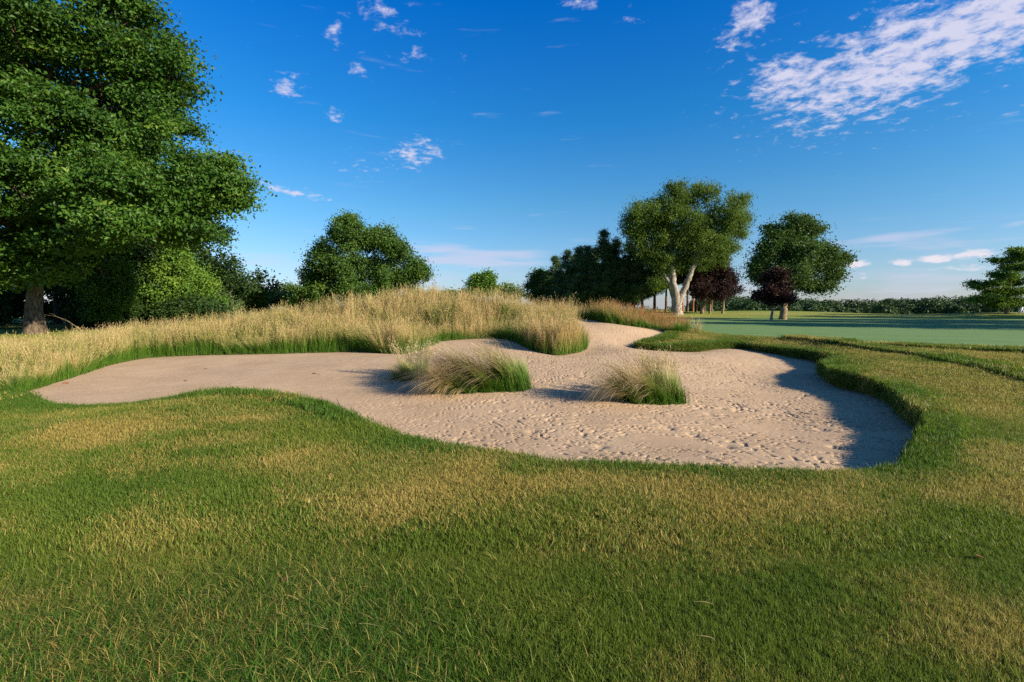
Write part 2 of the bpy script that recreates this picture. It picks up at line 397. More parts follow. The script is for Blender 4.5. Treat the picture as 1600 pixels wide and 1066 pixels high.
# edge of the sand: x, y, height of the sand there, height of the grass lip above it
EDGE = np.array([(-9.63, 9.3, -0.05, 0.05), (-10.19, 10.59, -0.03, 0.04), (-10.76, 12.04, 0.0, 0.04), (-11.53, 13.85, 0.03, 0.05), (-11.72, 15.45, 0.05, 0.05), (-10.63, 15.99, 0.08, 0.06), (-8.63, 16.22, 0.1, 0.06), (-7.01, 16.47, 0.12, 0.06), (-5.34, 16.74, 0.14, 0.06), (-4.16, 16.03, 0.14, 0.06), (-3.39, 15.92, 0.15, 0.06), (-2.94, 16.76, 0.25, 0.06), (-2.61, 17.86, 0.42, 0.06), (-1.93, 18.18, 0.47, 0.06), (-0.74, 18.48, 0.5, 0.06), (0.0, 17.91, 0.44, 0.06), (0.68, 15.99, 0.25, 0.06), (1.44, 15.48, 0.13, 0.08), (2.15, 16.15, 0.15, 0.08), (2.7, 17.36, 0.2, 0.06), (2.59, 18.57, 0.47, 0.06), (2.35, 20.17, 0.85, 0.06), (2.44, 21.92, 1.1, 0.06), (3.53, 23.16, 1.13, 0.06), (4.25, 21.39, 1.0, 0.06), (5.68, 21.43, 0.8, 0.08), (6.61, 21.21, 0.64, 0.08), (6.84, 20.64, 0.53, 0.08), (6.14, 19.26, 0.4, 0.12), (5.18, 18.4, 0.26, 0.14), (4.84, 18.2, 0.13, 0.16), (5.42, 17.89, 0.06, 0.2), (6.73, 18.07, 0.02, 0.22), (7.82, 18.97, 0.04, 0.2), (9.05, 19.46, 0.05, 0.18), (9.63, 18.57, 0.0, 0.2), (10.0, 17.08, -0.05, 0.24), (10.21, 15.49, -0.12, 0.3), (9.89, 14.49, -0.18, 0.34), (8.62, 13.02, -0.24, 0.38), (7.96, 11.68, -0.25, 0.38), (7.93, 10.71, -0.25, 0.36), (7.64, 9.48, -0.25, 0.34), (6.8, 7.97, -0.25, 0.32), (6.14, 6.83, -0.24, 0.28), (4.41, 5.1, -0.22, 0.18), (3.76, 4.86, -0.18, 0.13), (3.3, 4.7, -0.15, 0.11), (2.87, 4.72, -0.13, 0.1), (2.26, 4.77, -0.12, 0.1), (1.65, 4.89, -0.12, 0.1), (1.01, 4.99, -0.12, 0.1), (0.41, 5.04, -0.12, 0.1), (-0.15, 5.38, -0.13, 0.11), (-0.76, 5.64, -0.14, 0.12), (-1.18, 5.86, -0.14, 0.13), (-1.67, 6.22, -0.14, 0.15), (-2.13, 6.6, -0.14, 0.18), (-2.55, 7.03, -0.14, 0.22), (-3.1, 7.46, -0.14, 0.26), (-3.65, 7.79, -0.14, 0.3), (-4.14, 8.03, -0.13, 0.31), (-4.73, 8.23, -0.12, 0.31), (-5.27, 8.21, -0.1, 0.26), (-5.71, 8.05, -0.08, 0.17), (-6.36, 7.91, -0.07, 0.1), (-7.05, 7.85, -0.06, 0.07), (-7.89, 8.07, -0.05, 0.05)])

def edge_dense():
    P = np.vstack([EDGE, EDGE[:1]])
    out = []
    n = len(EDGE)
    for i in range(n):                                              # Catmull-Rom through the points
        p0, p1, p2, p3 = EDGE[i - 1], EDGE[i], EDGE[(i + 1) % n], EDGE[(i + 2) % n]
        m = max(2, int(np.hypot(*(p2 - p1)[:2]) / .12))
        t = (np.arange(m) / m)[:, None]
        lin = p1 + (p2 - p1) * t
        c = .5 * ((2 * p1) + (-p0 + p2) * t + (2 * p0 - 5 * p1 + 4 * p2 - p3) * t ** 2 + (-p0 + 3 * p1 - 3 * p2 + p3) * t ** 3)
        c = .6 * c + .4 * lin
        out.append(c)
    return np.vstack(out)
ED = edge_dense()

def inside(px, py, poly):
    px = np.asarray(px); py = np.asarray(py)
    r = np.zeros(px.shape, bool)
    n = len(poly); j = n - 1
    for i in range(n):
        xi, yi = poly[i, 0], poly[i, 1]; xj, yj = poly[j, 0], poly[j, 1]
        if yi != yj:
            c = ((yi > py) != (yj > py)) & (px < (xj - xi) * (py - yi) / (yj - yi) + xi)
            r ^= c
        j = i
    return r

def edge_info(x, y):
    """signed distance to the sand's edge (negative on the sand), sand height and lip near there"""
    x = np.asarray(x, float).ravel(); y = np.asarray(y, float).ravel()
    sd = np.full(x.shape, 99.0); sz = np.zeros(x.shape); lip = np.zeros(x.shape)
    m = (x > -16) & (x < 15) & (y > 1) & (y < 28)
    idx = np.nonzero(m)[0]
    for k in range(0, len(idx), 20000):
        ii = idx[k:k + 20000]
        d2 = (x[ii, None] - ED[None, :, 0]) ** 2 + (y[ii, None] - ED[None, :, 1]) ** 2
        w = 1.0 / (d2 + .02) ** 1.6
        W = w.sum(1)
        sz[ii] = (w @ ED[:, 2]) / W; lip[ii] = (w @ ED[:, 3]) / W
        sd[ii] = np.sqrt(d2.min(1))
    ins = np.zeros(x.shape, bool); ins[idx] = inside(x[idx], y[idx], ED)
    sd = np.where(ins, -sd, sd)
    return sd, sz, lip

def sand_z(x, y, sd, sz):
    bowl = .10 * ss(-sd, 0, 2.2) * (1 - ss(y, 13, 18))
    return sz - bowl + .05 * (fbm(x * .5, y * .5, 3, 2) - .5) * ss(-sd, 0, .8)

def turf(x, y):
    """height of the finished turf, cut at the bunker's edge"""
    sh = np.shape(x)
    x = np.asarray(x, float).ravel(); y = np.asarray(y, float).ravel()
    sd, sz, lip = edge_info(x, y)
    z0 = T0(x, y)
    w = np.exp(-np.clip(sd, 0, 99) / .9)
    z = z0 * (1 - w) + (sz + lip) * w
    z = z - .022 * np.exp(-np.clip(sd, 0, 9) / .05)
    z = np.where(sd < 0, z - (lip + .25) * ss(-sd, 0, .16), z)
    return z.reshape(sh), sd.reshape(sh)
# ---------------------------------------------------------------- regions of the course (metres)
FESC = np.array([(-9.35, 9.1), (-10.6, 9.75), (-13, 10.3), (-22, 11), (-22, 13), (-15, 20), (-12, 26), (0, 27), (8, 27), (8.6, 23.2), (7.3, 21.3),
                 (6.85, 20.7), (5.5, 20.2), (3.2, 17), (2.2, 14.5), (-4, 14), (-9, 13), (-9.0, 9.6)])
PUTT = np.array([(8.4, 25), (9.6, 22.2), (11.2, 19.6), (12.1, 16.6), (15.9, 15.1), (24, 13.5), (60, 12), (62, 48), (40, 60), (18, 61), (10, 48)])
LINE1 = np.array([(11.25, 19.4), (11.6, 16.5), (11.5, 13.3), (11.1, 10.4), (10.6, 8.6)])
LINE2 = np.array([(12.1, 16.4), (13.2, 15.1), (14.7, 13.8), (17.5, 11.5)])
def near_line(x, y, Ln):
    d = np.full(np.shape(x), 99.)
    for (ax, ay), (bx, by) in zip(Ln[:-1], Ln[1:]):
        t = np.clip(((x - ax) * (bx - ax) + (y - ay) * (by - ay)) / ((bx - ax) ** 2 + (by - ay) ** 2), 0, 1)
        d = np.minimum(d, np.hypot(x - ax - t * (bx - ax), y - ay - t * (by - ay)))
    return d
def poly_soft(x, y, poly, w):
    ins = inside(x, y, poly)
    d = near_line(x, y, np.vstack([poly, poly[:1]]))
    return ss(np.where(ins, d, -d), -w, w)
def dry_lush(x, y, sd):
    """share of straw-coloured blades, and how deep a green the rest have"""
    n1 = fbm(x * .55 + 3, y * .9, 4, 1); n2 = fbm(x * 2.4, y * 3.2 + 7, 3, 2)
    d = .37 + 2.3 * (n1 - .5) + .95 * (n2 - .5)
    d = d + .08 * ss(y, 3.2, 4.6) * (1 - ss(y, 6, 8)) + 1.0 * (fbm((x * .8 + y * .5) * .8 + 11, (y * .9 - x * .35) * 2.2, 4, 3) - .5) + .22 * ss(x, 2.2, 5.5) * ss(y, 3.6, 6)
    d = d - .22 * (1 - ss(y, 2.2, 3.6)) - .22 * (1 - ss(y + .3 * fbm(x * 2, y * 2, 2, 0), 2.3, 3.2)) * ss(-x, -.6, .8) - .12 * ss(-x, 3, 7)  # least straw in the near left corner, part of the shade painted there
    for cx, cy, rx, ry, a in ((1.9, 4.05, .55, .16, .45), (3.9, 4.2, .5, .3, .4), (-2.9, 2.6, .35, .16, .6), (-.2, 2.13, .12, .10, .7), (8.6, 9.2, 1.6, 1.0, .35),
                              (10.6, 17.5, 1.6, 2.2, .30), (-5, 6.0, 1.2, .5, .25), (-2.4, 5.2, .8, .3, .25), (9.5, 15.6, .5, 2.2, .25), (4.2, 2.9, .6, .3, .25),
                              (3.05, 3.5, .7, .12, -.5), (-3.6, 3.9, .9, .3, -.35), (1.2, 2.6, .9, .35, -.25), (-1.2, 3.0, .7, .5, -.2), (5.8, 4.3, .5, .5, -.3), (2.2, 2.3, .5, .25, .3), (1.2, 3.2, .35, .2, .25), (.5, 4.6, 1.0, .3, .15), (-1.0, 3.4, .3, .15, .25), (.7, 2.0, .25, .15, .3)):
        d = d + a * bump(x, y, cx, cy, rx, ry)
    rim = np.exp(-np.clip(sd, 0, 9) / .30)
    apron = bump(x, y, 6.8, 19.2, 3.0, 1.2) + bump(x, y, 9.0, 13.0, 1.0, 1.6) * .8
    d = d - .85 * rim - .35 * apron
    strip = inside(x, y, np.array([(11.2, 19.5), (11.5, 13.3), (11.0, 9.0), (20, 9), (17, 12), (13, 16)]))
    d = d + .30 * strip + .12 * ss(x, 6, 10) * ss(y, 8, 11)
    lush = .45 + 1.3 * (fbm(x * .8 + 40, y * 1.1, 3, 3) - .5) + .55 * rim + .75 * (1 - ss(y, 2.3, 3.1)) * ss(-x, -.5, .9)  # deeper green in the near left corner: long grass, plus shade put into colour
    return np.clip(d, .03, .93), np.clip(lush, 0, 1)

# ---------------------------------------------------------------- ground sheet
def axis(core_a, core_b, step, far_a, far_b, k=1.12):
    c = np.arange(core_a, core_b + step / 2, step)
    lo = [core_a]; s = step
    while lo[-1] > far_a: s *= k; lo.append(lo[-1] - s)
    hi = [core_b]; s = step
    while hi[-1] < far_b: s *= k; hi.append(hi[-1] + s)
    return np.concatenate([np.array(lo[1:])[::-1], c, np.array(hi[1:])])
gx = axis(-12.5, 12.5, .085, -3500, 3500, 1.085); gy = axis(1.5, 24, .09, -700, 4500, 1.075)
X, Y = np.meshgrid(gx, gy)
Z, SD = turf(X, Y)
x, y, sd = X.ravel(), Y.ravel(), SD.ravel()
nx, ny = len(gx), len(gy)
i, j = np.meshgrid(np.arange(ny - 1), np.arange(nx - 1), indexing='ij')
a = (i * nx + j).ravel()
F = np.stack([a, a + 1, a + nx + 1, a + nx], -1)
dry, lush = dry_lush(x, y, sd)
rr = np.hypot(x, y)
far = ss(rr, 34, 70)
dry = dry * (1 - far) + far * np.clip(.30 + .8 * (fbm(x * .05, y * .12, 3) - .5), 0, 1); lush = lush * (1 - far) + far * .45
putt = poly_soft(x, y, PUTT, .12)
fes = poly_soft(x, y, FESC, .15)
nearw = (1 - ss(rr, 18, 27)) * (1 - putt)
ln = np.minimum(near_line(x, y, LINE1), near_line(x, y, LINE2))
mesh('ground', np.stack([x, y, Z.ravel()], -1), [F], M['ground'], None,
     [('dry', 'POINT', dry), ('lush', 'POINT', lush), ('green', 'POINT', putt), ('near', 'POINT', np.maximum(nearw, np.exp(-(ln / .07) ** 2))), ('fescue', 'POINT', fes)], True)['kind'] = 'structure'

# ---------------------------------------------------------------- sand
sx = np.concatenate([np.arange(-12.2, -3, .06), np.arange(-3, 6.8, .0205), np.arange(6.8, 10.7, .045)]); sy = np.concatenate([np.arange(4.4, 8, .0205), np.arange(8, 11, .03), np.arange(11, 14, .045), np.arange(14, 24, .07)])
X, Y = np.meshgrid(sx, sy)
x, y = X.ravel(), Y.ravel()
sd, sz, lip = edge_info(x, y)
z = sand_z(x, y, sd, sz)
# rake furrows and kicked-up pits; strongest in the near right part, smooth on the left flats
act = np.clip(.34 + .66 * ss(x, -3.5, 1.5) * (1 - .6 * ss(y, 12.5, 16.5)), 0, 1) * ss(-sd, -.05, .3)
ang = .9 + 1.1 * (fbm(x * .22, y * .22, 2, 3) - .5) * 2
u_ = x * np.cos(ang) + y * np.sin(ang); v_ = -x * np.sin(ang) + y * np.cos(ang)
p1 = vnoise(u_ * 9, v_ * 25, 0); p2 = vnoise(x * 31 + 5, y * 31, 1); p3 = fbm(x * 4.5, y * 4.5, 3, 2)
pit = ss(.55 * p1 + .45 * p2 + .55 * (p3 - .5), .64, .78)
z = z - .026 * pit * act + .007 * (p3 - .5) * (.35 + act) + .007 * (vnoise(u_ * 4, v_ * 19, 3) - .5) * act
for fx_, fy_, r_ in ((2.5, 7.6, .09), (2.75, 7.2, .08), (4.2, 5.9, .10), (3.0, 6.6, .08), (1.2, 6.4, .07), (3.6, 8.6, .08), (5.0, 7.7, .09), (4.5, 6.6, .07), (.3, 7.3, .07)):
    d_ = np.hypot(x - fx_, (y - fy_) * .7); z = z - .035 * np.exp(-(d_ / r_) ** 2)
nx, ny = len(sx), len(sy)
i, j = np.meshgrid(np.arange(ny - 1), np.arange(nx - 1), indexing='ij')
a = (i * nx + j).ravel()
F = np.stack([a, a + 1, a + nx + 1, a + nx], -1)
keep = (sd[F] < .10).all(1)
F = F[keep]; used = np.unique(F); rm = np.zeros(len(x), np.int32); rm[used] = np.arange(len(used))
mesh('sand', np.stack([x, y, z], -1)[used], [rm[F]], M['sand'], None, (), True)['kind'] = 'structure'
SANDX, SANDY = sx, sy; SANDZ = z.reshape(X.shape)
def sand_at(px, py):
    return float(SANDZ[np.searchsorted(sy, py), np.searchsorted(sx, px)])
def turf_at(px, py):
    return float(turf(np.array([px]), np.array([py]))[0][0])

# ---------------------------------------------------------------- scattering of grass (stuff)
def scatter(name, pts, rot, scl, var, variants, attrs, label=None):
    col = bpy.data.collections.new(name + '_variants')
    for k, o in enumerate(variants): o.name = '%s_%02d' % (name, k); col.objects.link(o)
    o = mesh(name, pts, [], None, None, [('rot', 'POINT', rot), ('scl', 'POINT', scl), ('pick', 'POINT', var.astype(np.int32))] + [(k, 'POINT', v) for k, v in attrs.items()])
    nt = bpy.data.node_groups.new(name + '_scatter', 'GeometryNodeTree')
    nt.interface.new_socket('Geometry', in_out='INPUT', socket_type='NodeSocketGeometry')
    nt.interface.new_socket('Geometry', in_out='OUTPUT', socket_type='NodeSocketGeometry')
    gi = nt.nodes.new('NodeGroupInput'); go = nt.nodes.new('NodeGroupOutput')
    ip = nt.nodes.new('GeometryNodeInstanceOnPoints')
    ci = nt.nodes.new('GeometryNodeCollectionInfo'); ci.inputs[0].default_value = col
    ci.inputs[1].default_value = True; ci.inputs[2].default_value = True
    def na(nm, ty):
        n_ = nt.nodes.new('GeometryNodeInputNamedAttribute'); n_.data_type = ty; n_.inputs[0].default_value = nm
        return n_.outputs[0]
    L = nt.links.new
    L(gi.outputs[0], ip.inputs['Points']); L(ci.outputs[0], ip.inputs['Instance'])
    ip.inputs['Pick Instance'].default_value = True
    L(na('pick', 'INT'), ip.inputs['Instance Index'])
    L(na('rot', 'FLOAT_VECTOR'), ip.inputs['Rotation']); L(na('scl', 'FLOAT'), ip.inputs['Scale'])
    L(ip.outputs[0], go.inputs[0])
    md = o.modifiers.new('scatter', 'NODES'); md.node_group = nt
    o['kind'] = 'stuff'
    return o

def tuft(n, rad, h0, h1, w, seed, lean=.55, seg=3):
    rng = np.random.RandomState(seed)
    r = rad * np.sqrt(rng.rand(n)); a_ = rng.rand(n) * 2 * PI
    root = np.stack([r * np.cos(a_), r * np.sin(a_), np.full(n, -.006)], -1)
    L_ = rng.uniform(h0, h1, n)
    V, F, T, R, _ = blades(root, rng.rand(n) * 2 * PI, np.abs(rng.normal(0, lean * .6, n)), rng.uniform(.1, 1.2, n), L_, rng.uniform(.7, 1.3, n) * w, seg, rng)
    A = Acc(); A.add(V, F, t=T, r=R)
    return A.build('tuft', M['lawn'], link=False)

rng = np.random.RandomState(11)
def seed_field(n, ya, yb, fall):
    """points over the part of the ground the camera looks at, thinning with distance"""
    u = rng.rand(n)
    yy = ya * (yb / ya) ** (u ** fall)
    xx = (rng.rand(n) * 2 - 1) * (1.26 * yy + 1.4)
    return xx, yy
XS, YS, HS, WV = [], [], [], []
for n_, ya, yb, fl, hs, cls in ((58000, 1.2, 3.4, .8, 1.0, 0), (70000, 3.2, 8.5, .8, 1.25, 1), (100000, 8, 27, .8, 1.30, 2)):
    xx, yy = seed_field(n_, ya, yb, fl)
    zz, sd = turf(xx, yy)
    ok = (sd > .0) & ~inside(xx, yy, FESC) & (poly_soft(xx, yy, PUTT, .1) < .4)
    xx, yy, zz, sd = xx[ok], yy[ok], zz[ok], sd[ok]
    XS.append(np.stack([xx, yy, zz], -1)); YS.append(sd); HS.append(np.full(len(xx), hs)); WV.append(np.full(len(xx), cls))
# longer grass along the bunker's edge, hanging over it
m_ = 42000
k_ = rng.randint(0, len(ED), m_); t_ = rng.rand(m_)
E2 = ED[k_] * (1 - t_[:, None]) + ED[(k_ + 1) % len(ED)] * t_[:, None]
off = np.abs(rng.normal(0, .17, m_)); an_ = rng.rand(m_) * 2 * PI
xx = E2[:, 0] + off * np.cos(an_); yy = E2[:, 1] + off * np.sin(an_)
zz, sd = turf(xx, yy)
front = ~inside(xx, yy, FESC)
wall = np.clip(E2[:, 3] * 3.2, .05, 1)
ok = front & (sd > -.055 * wall - .01) & (sd < .5)
XS.append(np.stack([xx, yy, zz], -1)[ok]); YS.append(sd[ok]); HS.append((1.25 + .75 * wall)[ok] * np.exp(-np.clip(sd[ok], 0, 1) / .7)); WV.append(np.where(yy[ok] < 14.5, 1, 2))
for Ln in (LINE1, LINE2):
    for k_ in range(len(Ln) - 1):
        n_ = int(np.hypot(*(Ln[k_ + 1] - Ln[k_])) * 520); t_ = rng.rand(n_)[:, None]
        q_ = Ln[k_] * (1 - t_) + Ln[k_ + 1] * t_ + rng.normal(0, .06, (n_, 2))
        zz, sd = turf(q_[:, 0], q_[:, 1])
        XS.append(np.column_stack([q_, zz])); YS.append(np.full(n_, .02)); HS.append(np.full(n_, 1.9)); WV.append(np.full(n_, 2))
P = np.vstack(XS); SDp = np.concatenate(YS); H = np.concatenate(HS); W = np.concatenate(WV)
dry, lush = dry_lush(P[:, 0], P[:, 1], SDp)
n_ = len(P)
rim = np.exp(-np.clip(SDp, 0, 9) / .22)
H = H * rng.uniform(.75, 1.25, n_) * (1 + .25 * rim) * (.85 + .5 * (fbm(P[:, 0] * 1.3, P[:, 1] * 1.3, 3) - .2))
pick = (W * 3 + rng.randint(0, 3, n_)).astype(int)
lnp = fbm(P[:, 0] * .5 + 9, P[:, 1] * .5, 2, 1) * 2 * PI * 2
lean_ = .18 + .25 * vnoise(P[:, 0] * .9, P[:, 1] * .9, 3)
rot = np.stack([lean_ * np.cos(lnp), lean_ * np.sin(lnp), rng.rand(n_) * 2 * PI], -1)
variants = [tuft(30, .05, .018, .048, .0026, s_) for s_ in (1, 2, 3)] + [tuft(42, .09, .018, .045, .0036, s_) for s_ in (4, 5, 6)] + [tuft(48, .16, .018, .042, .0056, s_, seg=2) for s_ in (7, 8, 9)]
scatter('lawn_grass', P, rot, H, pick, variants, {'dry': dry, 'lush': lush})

# longer, matted grass and pale dead stems in the near left corner and here and there
m_ = 12000
yy = rng.uniform(1.45, 3.3, m_); xx = rng.normal(-1.9, .95, m_)
keep = (np.abs(xx) < 1.15 * yy + .6) & (rng.rand(m_) < ss(3.4 - yy, 0, 1.2))
xx, yy = xx[keep], yy[keep]; zz, sd = turf(xx, yy); n_ = len(xx)
def mat_tuft(seed):
    q_ = np.random.RandomState(seed); k_ = 11
    r = .06 * np.sqrt(q_.rand(k_)); a_ = q_.rand(k_) * 2 * PI
    V, F, T, R, _ = blades(np.stack([r * np.cos(a_), r * np.sin(a_), np.full(k_, -.006)], -1), q_.rand(k_) * 2 * PI, q_.uniform(.3, 1.1, k_), q_.uniform(.5, 1.9, k_),
                           q_.uniform(.05, .145, k_), q_.uniform(.002, .0036, k_), 6, q_)
    A = Acc(); A.add(V, F, t=T, r=R); return A.build('tuft', M['lawn'], link=False)
d_, l_ = dry_lush(xx, yy, sd)
scatter('matted_grass', np.stack([xx, yy, zz], -1), np.stack([rng.normal(0, .15, n_), rng.normal(0, .15, n_), rng.rand(n_) * 6.28], -1), rng.uniform(.7, 1.2, n_),
        rng.randint(0, 4, n_), [mat_tuft(s_) for s_ in range(20, 24)], {'dry': np.clip(d_ * .6 + .10, 0, 1), 'lush': l_})

# ---------------------------------------------------------------- tall fescue on the mound (stuff)
def fescue_tuft(seed, nl=22, ns=8, mat='fescue'):
    """one wisp: low green leaves and a narrow sheaf of tall stems that share a lean"""
    q_ = np.random.RandomState(seed); A = Acc()
    r = .11 * np.sqrt(q_.rand(nl)); a_ = q_.rand(nl) * 2 * PI
    V, F, T, R, _ = blades(np.stack([r * np.cos(a_), r * np.sin(a_), np.full(nl, -.02)], -1), q_.rand(nl) * 2 * PI, np.abs(q_.normal(0, .2, nl)), q_.uniform(.1, 1.0, nl),
                           q_.uniform(.28, .80, nl), q_.uniform(.006, .010, nl), 4, q_)
    A.add(V, F, t=T * .46, r=R)
    r = .05 * np.sqrt(q_.rand(ns)); a_ = q_.rand(ns) * 2 * PI; az0 = q_.rand() * 6.28
    V, F, T, R, tips = blades(np.stack([r * np.cos(a_), r * np.sin(a_), np.full(ns, -.02)], -1), q_.normal(az0, .55, ns), np.abs(q_.normal(0, .07, ns)), q_.uniform(.0, .40, ns),
                              q_.uniform(.62, 1.14, ns), q_.uniform(.006, .011, ns), 6, q_)
    A.add(V, F, t=T, r=R)
    rr_ = R.reshape(ns, 7, 2)[:, 0, 0]
    for k_ in range(2):                                             # the slim feathery seed head
        c_ = tips[:, 4] + (tips[:, 6] - tips[:, 4]) * (.55 + k_ * .33) + q_.normal(0, .006, (ns, 3))
        up = tips[:, 6] - tips[:, 5]; up = up / np.linalg.norm(up, axis=1)[:, None] * 2.5 + q_.normal(0, .3, (ns, 3))
        nr = q_.normal(size=(ns, 3)); nr /= np.linalg.norm(nr, axis=1)[:, None]
        V, F = cards(c_, nr, q_.uniform(.08, .15, ns), q_, .085, up, .02)
        A.add(V, F, t=np.full(len(V), 1.0), r=np.repeat(rr_, 4))
    return A.build('tuft', M[mat], link=False)
m_ = 42000
xx = rng.uniform(-23, 9, m_); yy = rng.uniform(9, 26, m_)
zz, sd = turf(xx, yy)
yc = np.interp(xx, RX, RY)
prob = np.where(yy < yc + .6, 1.0, .35)
ok = inside(xx, yy, FESC) & (sd > .02) & (rng.rand(m_) < prob)
xx, yy, zz, sd = xx[ok], yy[ok], zz[ok], sd[ok]
m_ = 5200                                                            # a denser front row above the sand
k_ = rng.randint(0, len(ED), m_); a_ = rng.rand(m_) * 6.28; o_ = np.abs(rng.normal(0, .22, m_))
fx_, fy_ = ED[k_, 0] + o_ * np.cos(a_), ED[k_, 1] + o_ * np.sin(a_)
fz_, fs_ = turf(fx_, fy_); ok = inside(fx_, fy_, FESC) & (fs_ > .0)
xx = np.concatenate([xx, fx_[ok]]); yy = np.concatenate([yy, fy_[ok]]); zz = np.concatenate([zz, fz_[ok]]); sd = np.concatenate([sd, fs_[ok]])
n_ = len(xx)
Hm = np.interp(xx, [-14, -11, -8, -4, 0, 3, 4.5, 6, 8], [.66, .76, 1.05, 1.15, 1.16, 1.15, .78, .66, .58])
patch = fbm(xx * .45, yy * .45, 3, 2)
Hm = Hm * rng.uniform(.66, 1.12, n_) * (.60 + .66 * ss(patch, .28, .72)) * (.80 + .20 * ss(sd, 0, .5))
wind = fbm(xx * .3, yy * .3, 2, 3) * 9
tilt = .02 + .55 * ss(fbm(xx * .8 + 5, yy * .8, 3, 0), .38, .72)
rot = np.stack([tilt * np.cos(wind), tilt * np.sin(wind), rng.rand(n_) * 6.28], -1)
rust = np.clip(ss(xx, 2.5, 5.5) * .75 + .9 * (fbm(xx * .9, yy * .9, 3, 1) - .55), 0, 1)
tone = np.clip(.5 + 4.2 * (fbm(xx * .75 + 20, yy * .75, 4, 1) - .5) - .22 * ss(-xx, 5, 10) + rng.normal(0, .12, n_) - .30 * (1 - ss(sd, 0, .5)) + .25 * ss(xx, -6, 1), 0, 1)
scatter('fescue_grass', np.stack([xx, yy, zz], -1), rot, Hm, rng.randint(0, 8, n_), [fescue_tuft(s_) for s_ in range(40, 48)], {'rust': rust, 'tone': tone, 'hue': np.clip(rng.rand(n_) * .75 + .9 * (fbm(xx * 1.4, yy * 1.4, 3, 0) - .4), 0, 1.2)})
# ---------------------------------------------------------------- trees
def ball(n, r, q):
    v = r.normal(size=(n, 3)); v /= np.linalg.norm(v, axis=1)[:, None]
    return v

def crown_mesh(name, parent, blobs, leaf, count, clump, mat, q, aspect=.6, flat=.45, droop=0.0, upright=0.0, shell=.45, kids=10, per=None):
    """blobs: (x, y, z, rx, ry, rz) in metres. Leaves sit in small sprays spread through each blob, most of them near its skin."""
    B0 = np.array(blobs, float); B = []
    for b in B0:                                                    # each mass of leaves breaks into smaller tufts round its skin
        k = kids
        v = q.normal(size=(k, 3)); v /= np.linalg.norm(v, axis=1)[:, None]
        rr_ = q.uniform(.50, .98, k)[:, None]; f_ = q.uniform(.18, .40, k)[:, None]
        rad = np.maximum(b[3:].min(), .55 * b[3:])
        B.append(np.hstack([b[:3] + v * b[3:] * rr_, np.broadcast_to(rad, (k, 3)) * f_]))
        B.append(np.hstack([b[:3], b[3:] * .62])[None])
    B = np.vstack(B)
    vol = (B[:, 3] * B[:, 5] + B[:, 3] * B[:, 4] + B[:, 4] * B[:, 5]); share = vol / vol.sum()
    per = per or 60
    ncl = np.maximum(3, (share * count / per).astype(int))
    cc = []; cn = []
    for b, k in zip(B, ncl):
        v = q.normal(size=(k, 3)); v /= np.linalg.norm(v, axis=1)[:, None]
        v[:, 2] = np.where((v[:, 2] < -.3) & (q.rand(k) < .5), -v[:, 2], v[:, 2])
        rad = (shell + (1 - shell) * q.rand(k)) ** .8 * np.where(q.rand(k) < .22, q.uniform(1.05, 1.45, k), q.uniform(.75, 1.15, k))
        cc.append(b[:3] + v * b[3:] * rad[:, None]); cn.append(v)
    cc = np.vstack(cc); cn = np.vstack(cn); K = len(cc)
    id_ = np.repeat(np.arange(K), per)
    n = len(id_)
    size_c = clump * q.uniform(.55, 1.35, K)
    # each spray is a flattened cloud that tilts outwards and down at its tip
    g_ = q.normal(size=(n, 3)) * np.array([.5, .5, .5 * flat])
    out = cn[id_]; hor = out * np.array([1, 1, 0])
    g_[:, 2] -= droop * np.maximum((g_[:, :2] * out[:, :2]).sum(1), 0)
    pos = cc[id_] + g_ * size_c[id_, None]
    nr = q.normal(size=(n, 3)) * .85 + np.array([0, 0, .50]) + out * .75
    up = None
    if upright: up = np.array([0, 0, upright]) + out * .6 + q.normal(size=(n, 3)) * .2; nr = q.normal(size=(n, 3))
    nr /= np.linalg.norm(nr, axis=1)[:, None]
    V, F = cards(pos, nr, leaf * q.uniform(.6, 1.3, n), q, aspect, up)
    lv = np.clip(q.rand(len(B))[np.repeat(np.arange(len(B)), ncl)][id_] * .30 + q.rand(K)[id_] * .35 + q.rand(n) * .5 - .08, 0, 1)
    o = mesh(name, V, [F], M[mat], parent, [('leaf', 'FACE', lv)])
    o['kind'] = 'stuff'
    return o, cc, cn

def curve(p0, p1, k, q, sag=.1, w=.06):
    p0, p1 = np.array(p0, float), np.array(p1, float)
    t = np.linspace(0, 1, k)[:, None]; L_ = np.linalg.norm(p1 - p0)
    mid = (p0 + p1) / 2 + np.array([0, 0, sag * L_]) + q.normal(size=3) * w * L_
    return (1 - t) ** 2 * p0 + 2 * t * (1 - t) * mid + t ** 2 * p1

